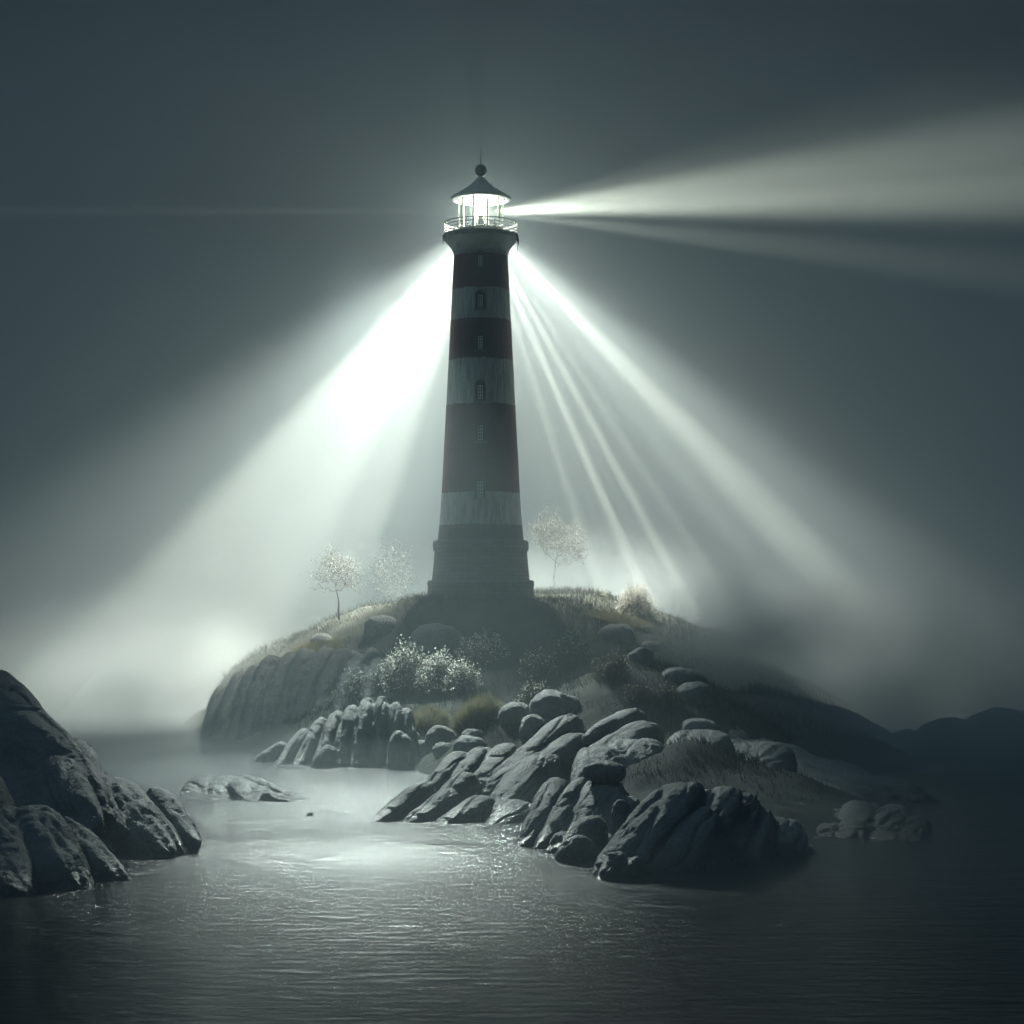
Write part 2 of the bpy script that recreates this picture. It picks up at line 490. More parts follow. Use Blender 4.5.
M_GRASS = leafmat('dry_hill_grass', (0.03, 0.038, 0.034), (0.065, 0.074, 0.062), scale=0.6)
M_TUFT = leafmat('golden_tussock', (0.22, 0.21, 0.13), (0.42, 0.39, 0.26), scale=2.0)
M_STEM = leafmat('dry_stems', (0.06, 0.06, 0.04), (0.13, 0.12, 0.08), scale=2.0)
M_BLOSSOM = leafmat('white_blossom', (0.84, 0.84, 0.76), (0.92, 0.91, 0.84), trans=0.6)
M_LEAFTREE = leafmat('pale_leaves', (0.03, 0.035, 0.03), (0.08, 0.085, 0.075), trans=0.15)
M_TREEBLOSSOM = leafmat('pale_tree_blossom', (0.13, 0.145, 0.135), (0.30, 0.32, 0.30), trans=0.2)

def ground_material():
    m, nt, b = mat('peaty_ground')
    L = nt.links.new
    g = N(nt, 'ShaderNodeNewGeometry')
    n = N(nt, 'ShaderNodeTexNoise', Scale=0.4, Detail=8.0, Roughness=0.7); L(g.outputs['Position'], n.inputs['Vector'])
    n2 = N(nt, 'ShaderNodeTexNoise', Scale=5.0, Detail=8.0, Roughness=0.7); L(g.outputs['Position'], n2.inputs['Vector'])
    r = ramp(nt, [(0.3, (0.03, 0.033, 0.027)), (0.55, (0.055, 0.058, 0.045)), (0.75, (0.09, 0.09, 0.072))]); L(n.outputs['Fac'], r.inputs['Fac'])
    L(r.outputs['Color'], b.inputs['Base Color']); b.inputs['Roughness'].default_value = 0.95
    bp = N(nt, 'ShaderNodeBump', Strength=1.0, Distance=0.2); L(n2.outputs['Fac'], bp.inputs['Height']); L(bp.outputs['Normal'], b.inputs['Normal'])
    return m

# ================================================================== the setting
def P(px, py, Y):
    """point seen at pixel (px, py) at distance Y"""
    return np.array([(px - 512) / F * Y, Y, CH - (py - HZ) / F * Y])

def smax(a, b, k=1.2):
    h = np.clip(0.5 + 0.5 * (a - b) / k, 0, 1)
    return b * (1 - h) + a * h + k * h * (1 - h)
def dome(X, Y, cx, cy, rx, ry, top, base=-2.0, p=1.0):
    r = np.sqrt(((X - cx) / rx) ** 2 + ((Y - cy) / ry) ** 2)
    t = np.clip(1 - r, -1.5, 1)
    s = np.where(t > 0, t ** p, t * 1.2)
    return base + (top - base) * s
TOPZ = zpx(597)
def height(X, Y):
    X = np.asarray(X, dtype=np.float64); Y = np.asarray(Y, dtype=np.float64)
    sh = X.shape; X = X.ravel(); Y = Y.ravel()
    h = dome(X, Y, 2, 176, 33, 48, 14.5, p=0.8)
    h = smax(h, dome(X, Y, -9, 171, 18.5, 21, 11.4, p=0.38))
    h = smax(h, dome(X, Y, 8, 134, 17, 32, 7.2, p=0.75))
    h = smax(h, dome(X, Y, 10, 106, 12.5, 20, 3.4, p=0.7))
    h = smax(h, dome(X, Y, 19, 145, 13, 28, 4.6, p=0.7))
    Q = np.stack([X, Y, X * 0], 1)
    h = h + fbm(Q * 0.11, 5, 3) * 0.75
    # levelled ground round the tower
    r = np.hypot(X - TX, Y - TY)
    w = np.clip((15 - r) / 9, 0, 1); w = w * w * (3 - 2 * w)
    h = h * (1 - w) + (TOPZ - 0.012 * r * r * 0.6) * w
    h = np.minimum(h, TOPZ + 0.25)
    return h.reshape(sh)

# sea
water_m = water_material()
bm = bmesh.new(); vs = [bm.verts.new(v) for v in ((-800, -60, 0), (800, -60, 0), (800, 1500, 0), (-800, 1500, 0))]
bm.faces.new(vs); me = bpy.data.meshes.new('sea'); bm.to_mesh(me); bm.free(); me.materials.append(water_m)
sea = bpy.data.objects.new('sea', me); col.objects.link(sea)
tag(sea, kind='structure')
# sea bed under it all: the ground sheet
bm = bmesh.new(); vs = [bm.verts.new(v) for v in ((-820, -70, -4), (820, -70, -4), (820, 1520, -4), (-820, 1520, -4))]
bm.faces.new(vs); me = bpy.data.meshes.new('seabed'); bm.to_mesh(me); bm.free(); me.materials.append(ground_material())
o = bpy.data.objects.new('seabed', me); col.objects.link(o); tag(o, kind='structure')

# island ground
gx = np.linspace(-50, 55, 300); gy = np.linspace(78, 240, 400)
GX, GY = np.meshgrid(gx, gy)
GZ = height(GX, GY)
V = np.stack([GX.ravel(), GY.ravel(), GZ.ravel()], 1)
nx, ny = len(gx), len(gy)
ii = np.arange(nx - 1)[None, :] + nx * np.arange(ny - 1)[:, None]
Fq = np.stack([ii, ii + 1, ii + nx + 1, ii + nx], -1).reshape(-1, 4)
keep = (V[Fq][:, :, 2].max(1) > -3.0)
island = mesh_np('island_ground', V, Fq[keep], ground_material())
tag(island, kind='structure')

def hit(px, py, y0=76, y1=230):
    """first point of the island (or the sea) seen at a pixel"""
    Y = np.arange(y0, y1, 0.25)
    X = (px - 512) / F * Y; Z = CH - (py - HZ) / F * Y
    H = np.maximum(height(X, Y), 0)
    k = np.argmax(Z <= H)
    if not (Z <= H).any(): k = int(np.argmin(Z - H))
    return np.array([X[k], Y[k], H[k]])
def wy(py): return CH * F / (py - HZ)        # distance of the water at a row

# haze
bm = bmesh.new()
bmesh.ops.create_cube(bm, size=1.0)
for v in bm.verts:
    v.co = Vector((v.co.x * 1900, 720 + v.co.y * 1740, -5 + (v.co.z + 0.5) * 81))
me = bpy.data.meshes.new('haze'); bm.to_mesh(me); bm.free()
hz = bpy.data.objects.new('haze', me); col.objects.link(hz)
hm = bpy.data.materials.new('haze'); hm.use_nodes = True
nt = hm.node_tree; nt.nodes.clear()
out = nt.nodes.new('ShaderNodeOutputMaterial'); pv = nt.nodes.new('ShaderNodeVolumePrincipled')
pv.inputs['Color'].default_value = (0.80, 0.93, 0.96, 1)
pv.inputs['Density'].default_value = 0.0026
pv.inputs['Anisotropy'].default_value = 0.08
nt.links.new(pv.outputs[0], out.inputs['Volume'])
me.materials.append(hm)
tag(hz, kind='stuff')

# thin mist lying on the water
bm = bmesh.new(); bmesh.ops.create_cube(bm, size=1.0)
for v in bm.verts:
    v.co = Vector((v.co.x * 300, 108 + v.co.y * 84, -0.9 + (v.co.z + 0.5) * 2.9))
me = bpy.data.meshes.new('mist'); bm.to_mesh(me); bm.free()
mi = bpy.data.objects.new('mist', me); col.objects.link(mi)
mm = bpy.data.materials.new('mist'); mm.use_nodes = True
nt = mm.node_tree; nt.nodes.clear()
out = nt.nodes.new('ShaderNodeOutputMaterial'); pv = nt.nodes.new('ShaderNodeVolumePrincipled')
pv.inputs['Color'].default_value = (0.85, 0.95, 0.96, 1); pv.inputs['Density'].default_value = 0.010
nt.links.new(pv.outputs[0], out.inputs['Volume']); me.materials.append(mm)
tag(mi, kind='stuff')

# drifting banks of thicker mist round the foot of the island
mb_m = bpy.data.materials.new('mist_bank'); mb_m.use_nodes = True
nt = mb_m.node_tree; nt.nodes.clear()
out = nt.nodes.new('ShaderNodeOutputMaterial'); pv = nt.nodes.new('ShaderNodeVolumePrincipled')
tcn = nt.nodes.new('ShaderNodeTexCoord'); gq = nt.nodes.new('ShaderNodeTexGradient'); gq.gradient_type = 'QUADRATIC_SPHERE'
g2 = nt.nodes.new('ShaderNodeNewGeometry'); nn = nt.nodes.new('ShaderNodeTexNoise')
nn.inputs['Scale'].default_value = 0.07; nn.inputs['Detail'].default_value = 3
mrn = nt.nodes.new('ShaderNodeMapRange'); mrn.inputs['From Min'].default_value = 0.35; mrn.inputs['From Max'].default_value = 0.7; mrn.inputs['To Min'].default_value = 0.25; mrn.inputs['To Max'].default_value = 1.6
m1 = nt.nodes.new('ShaderNodeMath'); m1.operation = 'MULTIPLY'; m2_ = nt.nodes.new('ShaderNodeMath'); m2_.operation = 'MULTIPLY'; m2_.inputs[1].default_value = 0.17
nt.links.new(tcn.outputs['Object'], gq.inputs['Vector']); nt.links.new(g2.outputs['Position'], nn.inputs['Vector'])
nt.links.new(nn.outputs['Fac'], mrn.inputs['Value']); nt.links.new(gq.outputs['Fac'], m1.inputs[0]); nt.links.new(mrn.outputs['Result'], m1.inputs[1])
nt.links.new(m1.outputs[0], m2_.inputs[0]); nt.links.new(m2_.outputs[0], pv.inputs['Density'])
pv.inputs['Color'].default_value = (0.85, 0.95, 0.96, 1); pv.inputs['Anisotropy'].default_value = 0.2
nt.links.new(pv.outputs[0], out.inputs['Volume'])
for (cx_, cy_, cz_, rx_, ry_, rz_) in ((-31, 158, 2, 20, 24, 12), (20, 150, 8, 20, 18, 8), (30, 134, 3, 22, 24, 14), (44, 124, 3, 24, 16, 12), (6, 188, 9, 22, 13, 11)):
    bm = bmesh.new(); bmesh.ops.create_uvsphere(bm, u_segments=32, v_segments=20, radius=1.0)
    me = bpy.data.meshes.new('mist_bank'); bm.to_mesh(me); bm.free(); me.materials.append(mb_m)
    mo = bpy.data.objects.new('mist_bank', me); col.objects.link(mo)
    mo.location = (cx_, cy_, cz_); mo.scale = (rx_, ry_, rz_)
    tag(mo, kind='stuff')

# ================================================================== lighthouse
lh = empty('lighthouse', (TX, TY, TOPZ))
tag(lh, 'tall tapering masonry lighthouse banded dull red and dirty white, lamp burning', 'lighthouse')
c0 = (TX, TY, 0)
def hw(p): return p * MP
# base
MB().lathe([(hw(53), TOPZ - 2.0), (hw(53), zpx(586)), (hw(53.4), zpx(585)), (hw(53.4), zpx(582)), (hw(52.5), zpx(580.5)), (hw(49), zpx(580))], c0).build('plinth', M_STONE, lh)
MB().lathe([(hw(49), zpx(580) + .003), (hw(47.3), zpx(566)), (hw(46.2), zpx(552))], c0).build('base_drum', M_STONE, lh)
MB().lathe([(hw(46.4), zpx(552) + .003), (hw(47.6), zpx(550)), (hw(48), zpx(546)), (hw(47.6), zpx(542)), (hw(46), zpx(540.5)), (hw(43.4), zpx(540))], c0).build('string_course', M_STONE, lh, smooth=False)
# shaft
sp = [(540, 43.0), (530, 41.9), (515, 40.6), (495, 39.2), (470, 37.9), (440, 36.4), (405, 34.6), (380, 33.3), (360, 32.2), (335, 31.0), (310, 29.6), (290, 28.7), (265, 27.4), (259, 27.2), (257, 27.2)]
shaft = MB().lathe([(hw(r), zpx(y) + (0.003 if i == 0 else 0)) for i, (y, r) in enumerate(sp)], c0, n=128).build('tower_shaft', M_TOWER, lh)
def shaft_r(y):
    ys = [a for a, b in sp][::-1]; rs = [b for a, b in sp][::-1]
    return hw(float(np.interp(y, ys, rs)))
wins = [(264, 6.6, 14.5), (303.5, 7.6, 16.5), (344.5, 7.0, 16.5), (393.5, 8.0, 17.5), (433.5, 8.2, 19), (489, 8.6, 20)]
def arch_pts(w, h, n=8):
    r = w / 2
    pts = [(-r, -h / 2), (r, -h / 2)]
    for i in range(n + 1):
        a = math.pi * i / n
        pts.append((r * math.cos(a), h / 2 - r + r * math.sin(a)))
    return pts
def prism(mb, pts, y0, y1, cx, cz):
    n = len(pts)
    vs = [(cx + a, y0, cz + b) for a, b in pts] + [(cx + a, y1, cz + b) for a, b in pts]
    fs = [list(range(n)), [n + i for i in range(n)][::-1]] + [[i, n + i, n + (i + 1) % n, (i + 1) % n] for i in range(n)]
    mb.add(vs, fs)
cut = MB()
for y, w, h in wins:
    zc = zpx(y); r = shaft_r(y)
    prism(cut, arch_pts(hw(w), hw(h)), TY - r - 1.0, TY - r + 0.42, TX, zc)
cutter = cut.build('cutter', None, None)
md = shaft.modifiers.new('b', 'BOOLEAN'); md.operation = 'DIFFERENCE'; md.object = cutter; md.solver = 'EXACT'
dg_ = bpy.context.evaluated_depsgraph_get()
me2 = bpy.data.meshes.new_from_object(shaft.evaluated_get(dg_))
shaft.modifiers.clear(); shaft.data = me2
bpy.data.objects.remove(cutter)
for p_ in me2.polygons:
    n_ = p_.normal
    p_.use_smooth = False
for y, w, h in wins:
    zc = zpx(y); r = shaft_r(y); W = hw(w); H = hw(h); yf = TY - r
    # dark stone surround: arched ring standing a little proud
    ow, oh = W + 0.26, H + 0.26
    fr = MB(); outer = arch_pts(ow, oh); inner = arch_pts(W, H)
    n = len(outer)
    vs = [(TX + a, yf - 0.07, zc + b) for a, b in outer] + [(TX + a, yf - 0.07, zc + b) for a, b in inner] \
        + [(TX + a, yf + 0.12, zc + b) for a, b in outer] + [(TX + a, yf + 0.12, zc + b) for a, b in inner]
    fs = []
    for i in range(n):
        j = (i + 1) % n
        fs += [[i, j, n + j, n + i], [i, 2 * n + i, 2 * n + j, j], [n + i, n + j, 3 * n + j, 3 * n + i], [2 * n + i, 3 * n + i, 3 * n + j, 2 * n + j]]
    fr.add(vs, fs)
    win = fr.build('window', M_SURR, lh)
    pm = MB(); prism(pm, arch_pts(W - 0.004, H - 0.004), yf + 0.30, yf + 0.34, TX, zc)
    pane = pm.build('pane', M_PANE, None, loc=(0, 0, 0)); pane.parent = win
    pane.location = -Vector(lh.location)
    gb = MB(); by = yf + 0.25; hb = H * 0.72; cz = zc - H * 0.10; bw = 0.075
    for sx_ in (-0.27, 0, 0.27): gb.box((TX + W * sx_, by, cz), (bw, 0.06, hb))
    nb = 4
    for k in range(nb + 1):
        gb.box((TX, by - 0.004, cz - hb / 2 + hb * k / nb), (W * 0.60, 0.05, bw if k else 0.12))
    fo = gb.build('glazing_frame', M_WFRAME, None); fo.parent = win; fo.location = -Vector(lh.location)
    if h > 15:
        so = MB().box((TX, yf - 0.10, zc - H / 2 - 0.17), (W + (0.75 if y > 480 else 0.45), 0.42, 0.16)).build('sill', M_SILL, None)
        so.parent = win; so.location = -Vector(lh.location)
# gallery corbel and deck
MB().lathe([(hw(27.2), zpx(257) + .003), (hw(27.8), zpx(253)), (hw(29.3), zpx(249.5)), (hw(31.8), zpx(246)), (hw(35), zpx(242.5)), (hw(36.8), zpx(240))], c0, n=128).build('gallery_corbel', M_DECK, lh, smooth=False)
MB().lathe([(hw(37.4), zpx(240) + .003), (hw(37.8), zpx(239)), (hw(37.8), zpx(235.6)), (hw(37.3), zpx(235))], c0, n=128).build('gallery_deck', M_DECK, lh)
zd = zpx(235) + .003
# railing
rr = hw(36.6); rl = MB()
for zz, rad in ((1.02, 0.05), (0.72, 0.03), (0.45, 0.03), (0.18, 0.03)):
    rl.tube([(TX + rr * math.cos(2 * math.pi * i / 72), TY + rr * math.sin(2 * math.pi * i / 72), zd + zz) for i in range(72)], rad, n=6, ring=True)
rail = rl.build('gallery_rail', M_RAIL, lh, smooth=True)
for i in range(24):
    a = 2 * math.pi * (i + 0.5) / 24
    MB().tube([(TX + rr * math.cos(a), TY + rr * math.sin(a), zd), (TX + rr * math.cos(a), TY + rr * math.sin(a), zd + 1.04)], 0.035, n=6).build('railing_post', M_RAIL, lh, smooth=True)
# corroded drips hanging off the gallery edge
for a, ln in ((-12, 1.5), (-20, 0.9), (-5, 0.8), (8, 0.6), (-168, 0.8), (-160, 0.5), (172, 0.6)):
    an = R(a); x = TX + hw(37.9) * math.cos(an); y = TY + hw(37.9) * math.sin(an); z = zpx(237)
    pts = [(x + random.uniform(-.05, .05), y, z - ln * t / 4) for t in range(5)]
    MB().tube(pts, [0.06, 0.05, 0.035, 0.025, 0.01], n=5).build('rust_drip', M_RUST, lh, smooth=True)
# lantern room
zt = zpx(199.5)
MB().lathe([(hw(23.2), zd), (hw(23.2), zd + 0.35), (hw(22.6), zd + 0.42), (hw(18), zd + 0.42)], c0, n=64).build('lantern_curb', M_DECK, lh)
MB().lathe([(hw(22), zd + 0.42), (hw(22), zt)], c0, n=10, close=False).build('lantern_glazing', M_GLASS, lh)
for i in range(10):
    a = 2 * math.pi * i / 10
    x, y = TX + hw(22.1) * math.cos(a), TY + hw(22.1) * math.sin(a)
    MB().box((x, y, (zd + 0.42 + zt) / 2), (0.13, 0.13, zt - zd - 0.42), Matrix.Rotation(a, 3, 'Z')).build('lantern_mullion', M_RAIL, lh)
for zz in (zd + 0.47, zd + 1.0, zt - 0.1):
    MB().tube([(TX + hw(22.05) * math.cos(2 * math.pi * i / 60), TY + hw(22.05) * math.sin(2 * math.pi * i / 60), zz) for i in range(60)], 0.045, n=6, ring=True).build('glazing_ring', M_RAIL, lh, smooth=True)
# lamp
lens = MB().lathe([(0.02, -0.42), (0.18, -0.36), (0.28, -0.18), (0.30, 0.05), (0.27, 0.22), (0.17, 0.36), (0.02, 0.42)], (TX, TY, LZ), n=32).build('lamp', M_LAMP, lh, smooth=True)
lens.visible_shadow = True
MB().lathe([(0.42, zd + 0.42), (0.28, zd + 0.6), (0.22, LZ - 0.52), (0.4, LZ - 0.44)], c0, n=24).build('lamp_pedestal', M_DECK, lh)
MB().lathe([(hw(7), LZ - 1.0), (hw(10), LZ - 0.7), (hw(11.5), LZ), (hw(10), LZ + 0.7), (hw(7), LZ + 1.0)], c0, n=32, close=False).build('fresnel_lens', M_LENS, lh, smooth=True)
# roof
MB().lathe([(hw(22.5), zt), (hw(29.4), zt - 0.05), (hw(30.2), zt + 0.05), (hw(30), zt + 0.16), (hw(25), zpx(194.5)), (hw(18.5), zpx(190.5)), (hw(13), zpx(187)), (hw(8), zpx(182.5)), (hw(4.2), zpx(178.6)), (hw(3.4), zpx(178))], c0, n=64).build('lantern_roof', M_ROOF, lh, smooth=True)
roof_neck = MB().lathe([(hw(2.4), zpx(178) + .003), (hw(2.8), zpx(177.4)), (hw(2.0), zpx(176.6))], c0, n=24).build('finial_neck', M_BALL, lh)
bl = MB(); pr = [(max(0.01, hw(6) * math.sin(math.pi * k / 14)), -hw(6.4) * math.cos(math.pi * k / 14)) for k in range(15)]
bl.lathe(pr, (TX, TY, zpx(170.6)), n=32).build('vent_ball', M_BALL, lh, smooth=True)
MB().tube([(TX, TY, zpx(165)), (TX, TY, zpx(157)), (TX, TY, zpx(146))], [0.06, 0.035, 0.015], n=6).build('lightning_rod', M_BALL, lh, smooth=True)

# ================================================================== rocks
def lobe(A, B, w, h, seed=0, nu=40, nv=28, e=0.75, ce=0.62, taper=0.25, roll=0.0, bend=0.0):
    """a slab of rock from A to B: rounded super-ellipsoid, w across, h thick"""
    A = np.array(A, float); B = np.array(B, float)
    u = B - A; Ln = np.linalg.norm(u); u = u / Ln
    side = np.cross(u, [0, 0, 1.0]); sn = np.linalg.norm(side)
    side = side / sn if sn > 1e-3 else np.array([1.0, 0, 0])
    up = np.cross(side, u)
    c, s = math.cos(roll), math.sin(roll)
    side, up = side * c + up * s, -side * s + up * c
    th = np.linspace(0, math.pi, nu + 1); ph = np.linspace(0, 2 * math.pi, nv, endpoint=False)
    T, Pp = np.meshgrid(th, ph, indexing='ij')
    sp_ = lambda x, p: np.sign(x) * np.abs(x) ** p
    cx = sp_(np.cos(T), ce); rad = sp_(np.sin(T), min(e, ce))
    cyv = rad * sp_(np.cos(Pp), e); cz = rad * sp_(np.sin(Pp), e)
    tp = 1 + taper * cx * -1
    p = (A + B) / 2 + (u * Ln / 2) * cx[..., None] + side * (w / 2) * (cyv * tp)[..., None] + up * ((h / 2) * cz * tp - bend * (cx ** 2))[..., None]
    V = p.reshape(-1, 3)
    d = V - (A + B) / 2
    nrm = d / (np.linalg.norm(d, axis=1, keepdims=True) + 1e-6)
    V = V + nrm * (fbm(V / max(w, 1.0) * 1.1 + seed * 3.1, 3, seed) * w * 0.05)[:, None]
    fs = []
    for i in range(nu):
        j = np.arange(nv); k = (j + 1) % nv
        fs.append(np.stack([i * nv + j, i * nv + k, (i + 1) * nv + k, (i + 1) * nv + j], 1))
    return V, np.concatenate(fs)

def vert_normals(V, Fq):
    a = V[Fq[:, 0]]; b = V[Fq[:, 1]]; c = V[Fq[:, 2]]; d = V[Fq[:, 3]]
    n = np.cross(c - a, d - b)
    vn = np.zeros_like(V)
    for k in range(4): np.add.at(vn, Fq[:, k], n)
    return vn / (np.linalg.norm(vn, axis=1, keepdims=True) + 1e-9)

def fuse(name, lobes, voxel, axis, amp=0.16, seed=0, label=None, cat='rock outcrop', group=None, detail=1.0, jscale=1.0):
    """grow the lobes together into ONE continuous rock and weather it along its grain"""
    Vs = []; Fs = []; b = 0
    for V, Fq in lobes:
        Vs.append(V); Fs.append(Fq + b); b += len(V)
    o = mesh_np(name, np.concatenate(Vs), np.concatenate(Fs))
    bm = bmesh.new(); bm.from_mesh(o.data); bmesh.ops.remove_doubles(bm, verts=bm.verts, dist=0.001); bmesh.ops.recalc_face_normals(bm, faces=bm.faces); bm.to_mesh(o.data); bm.free()
    md = o.modifiers.new('r', 'REMESH'); md.mode = 'VOXEL'; md.voxel_size = voxel
    sm = o.modifiers.new('s', 'SMOOTH'); sm.factor = 0.5; sm.iterations = 1
    me = bpy.data.meshes.new_from_object(o.evaluated_get(bpy.context.evaluated_depsgraph_get()))
    bpy.data.objects.remove(o)
    nv = len(me.vertices); co = np.empty(nv * 3, dtype=np.float32); me.vertices.foreach_get('co', co); V = co.reshape(-1, 3).astype(np.float64)
    q = np.empty(len(me.polygons) * 4, dtype=np.int32); me.loops.foreach_get('vertex_index', q); Fq = q.reshape(-1, 4)
    vn = vert_normals(V, Fq)
    ax = np.array(axis, float); ax /= np.linalg.norm(ax)
    along = V @ ax
    Q = V - np.outer(along, ax)
    S = Q * (1.15 * detail) + np.outer(along, ax) * 0.16 * detail
    st = fbm(S, 4, seed + 5, 0.55)
    rid = 1 - np.abs(fbm(S * 0.8 + 9.1, 3, seed + 11)) * 2.2
    crack = np.clip(rid - 0.72, 0, 1) * 3.2
    fine = fbm(V * 1.6, 4, seed + 21, 0.6)
    # parallel joints: sheets of rock standing proud or worn back, with a groove between
    pr = np.cross(ax, [0.25, 1.0, 0.35]); pr /= np.linalg.norm(pr)
    joint = 0
    for kk, (spc, am) in enumerate(((1.7, 0.8), (0.62, 0.38))):
        cc = (V @ pr) / (spc * jscale) + fbm(V * 0.22 + kk * 5, 2, seed + 31 + kk) * 0.45
        cell = np.floor(cc); fr_ = cc - cell
        z0_ = np.zeros_like(cell)
        off = _hash(cell.astype(np.int64), (along / 5.5 + cell * 0.37).astype(np.int64), z0_.astype(np.int64), seed + kk)
        gr_ = np.exp(-(np.minimum(fr_, 1 - fr_) / 0.07) ** 2)
        dome_ = 1 - (2 * fr_ - 1) ** 2
        joint = joint + am * (0.55 * off + 0.5 * dome_ - 1.0 * gr_)
    d = amp * (0.40 * st - 0.9 * crack + 0.22 * fine + joint)
    V = V + vn * d[:, None]
    # drop what is well below the water or the turf
    c = V.mean(0); c[2] = 0
    ob = mesh_np(name, V, Fq, M_ROCK, smooth=True, loc=tuple(c))
    tag(ob, label, cat, group)
    return ob

def sl(x0, y0, Y0, x1, y1, Y1, wpx, hpx=None, **k):
    """slab from the pixel end points at given distances; widths in pixels at that distance"""
    s = (Y0 + Y1) / 2 / F
    hpx = hpx or wpx * 0.9
    A = P(x0, y0, Y0); B = P(x1, y1, Y1)
    u = (B - A) / np.linalg.norm(B - A)
    # sink the axis by half a thickness so that the given line is the crest
    side = np.cross(u, [0, 0, 1.0]); side /= np.linalg.norm(side); up = np.cross(side, u)
    off = up * (hpx * s * 0.42)
    return lobe(A - off, B - off, wpx * s, hpx * s, **k)
Z3 = lambda x0, y0, Y0, x1, y1, Y1: P(x1, y1, Y1) - P(x0, y0, Y0)

OG = 'granite outcrops along the shore'
# ribbed outcrop left of centre
fuse('rock_outcrop', [
    sl(408, 702, 131.5, 416, 800, 127, 16, 40, seed=1, e=0.85, taper=0.05),
    sl(396, 696, 132, 401, 800, 126.6, 17, 44, seed=2, e=0.85, taper=0.05),
    sl(382, 691, 132.5, 378, 800, 127, 19, 44, seed=3, e=0.85, taper=0.05),
    sl(367, 692, 133, 354, 800, 126.5, 21, 44, seed=4, e=0.85, taper=0.05),
    sl(352, 699, 133.5, 330, 795, 127, 18, 44, seed=5, e=0.85, taper=0.05),
    sl(338, 706, 134, 308, 790, 127.5, 18, 40, seed=6, taper=0.05, e=0.85),
    sl(322, 713, 134.5, 286, 786, 128.5, 17, 38, seed=9, taper=0.05, e=0.85),
    sl(306, 724, 135, 264, 782, 129.5, 16, 34, seed=12, taper=0.05, e=0.85),
    sl(400, 726, 128.5, 399, 800, 125.6, 25, 30, seed=7, e=0.8, taper=0.05),
    sl(288, 740, 134, 236, 770, 132, 15, 26, seed=10),
    sl(330, 742, 129.5, 298, 795, 126.5, 17, 26, seed=11),
    ], 0.11, Z3(370, 698, 134, 345, 790, 128), amp=0.10, seed=31,
    label='ribbed grey outcrop of upright slabs directly below the white blossoming thicket', group=OG)
# long slabs in the centre
fuse('rock_outcrop', [
    sl(575, 712, 112, 478, 790, 103, 32, 42, seed=12, e=0.7),
    sl(582, 730, 110, 500, 795, 102, 32, 42, seed=13, e=0.7),
    sl(548, 748, 107, 478, 830, 98, 42, 46, seed=14, e=0.7),
    sl(510, 740, 110, 455, 815, 101, 30, 36, seed=15, e=0.7),
    sl(486, 744, 110, 440, 795, 103, 26, 34, seed=16, e=0.7),
    sl(462, 750, 109, 428, 785, 104, 24, 32, seed=17, e=0.7),
    sl(470, 772, 104, 425, 812, 100, 26, 32, seed=18, e=0.7),
    sl(428, 782, 103, 366, 826, 97.5, 24, 32, seed=19, e=0.7),
    sl(455, 790, 102, 385, 836, 96.5, 24, 32, seed=20, e=0.7),
    sl(488, 796, 101, 418, 838, 96, 28, 32, seed=21, e=0.7),
    sl(520, 800, 101, 480, 840, 96, 48, 46, seed=22),
    sl(545, 765, 108, 500, 830, 102, 68, 72, seed=222),
    sl(480, 775, 107, 450, 830, 102, 58, 62, seed=223),
    ], 0.09, Z3(575, 712, 112, 470, 800, 101), amp=0.11, seed=41,
    label='long pale slabs of bare rock stepping down left into the water, centre of the shore', group=OG)
# dark block mass right of the slabs
fuse('rock_outcrop', [
    sl(640, 708, 114, 585, 730, 108, 26, 30, seed=23),
    sl(655, 722, 112, 580, 752, 105, 36, 44, seed=24),
    sl(640, 735, 108, 612, 815, 100, 66, 70, seed=25, e=0.6),
    sl(700, 725, 110, 690, 800, 102, 70, 60, seed=26, e=0.6),
    sl(600, 745, 106, 585, 815, 99, 50, 50, seed=27, e=0.6),
    sl(760, 738, 112, 740, 800, 104, 76, 50, seed=28),
    ], 0.14, Z3(655, 722, 112, 580, 752, 105), amp=0.11, seed=51,
    label='dark shadowed block of rock right of the long pale slabs', group=OG)
# split dome in the front middle
fuse('rock_outcrop', [
    sl(560, 776, 95, 520, 850, 88, 30, 42, seed=29, e=0.7),
    sl(590, 772, 94, 532, 862, 87, 34, 46, seed=30, e=0.7),
    sl(612, 775, 93, 562, 862, 86, 42, 46, seed=31, e=0.7),
    sl(622, 790, 92, 600, 868, 85, 50, 52, seed=32, e=0.65),
    sl(570, 828, 88, 545, 866, 86, 28, 28, seed=33),
    ], 0.10, Z3(600, 775, 94, 545, 860, 87), amp=0.10, seed=61,
    label='split rounded rock with a smaller boulder on top, between pale slabs and front crag', group=OG)
# front right crag
fuse('rock_outcrop', [
    sl(684, 776, 84, 596, 888, 79, 60, 40, seed=34, e=0.55, taper=0.1),
    sl(694, 800, 83, 640, 900, 78, 60, 44, seed=35, e=0.55, taper=0.1),
    sl(722, 782, 86, 655, 900, 79, 60, 26, seed=36, e=0.6, taper=0.1),
    sl(742, 786, 87, 680, 900, 80, 60, 30, seed=37, e=0.6, taper=0.1),
    sl(748, 800, 87, 722, 910, 80, 60, 60, seed=38, e=0.6),
    sl(772, 812, 88, 762, 910, 81, 66, 56, seed=39, e=0.65),
    sl(792, 838, 88, 790, 910, 82, 56, 44, seed=40, e=0.65),
    sl(618, 850, 80, 598, 888, 78, 24, 22, seed=41),
    sl(634, 856, 79.5, 612, 888, 78, 22, 18, seed=42),
    ], 0.075, Z3(684, 776, 84, 600, 880, 79), amp=0.12, seed=71,
    label='steep cracked crag leaning left, nearest rock right of centre', group=OG)
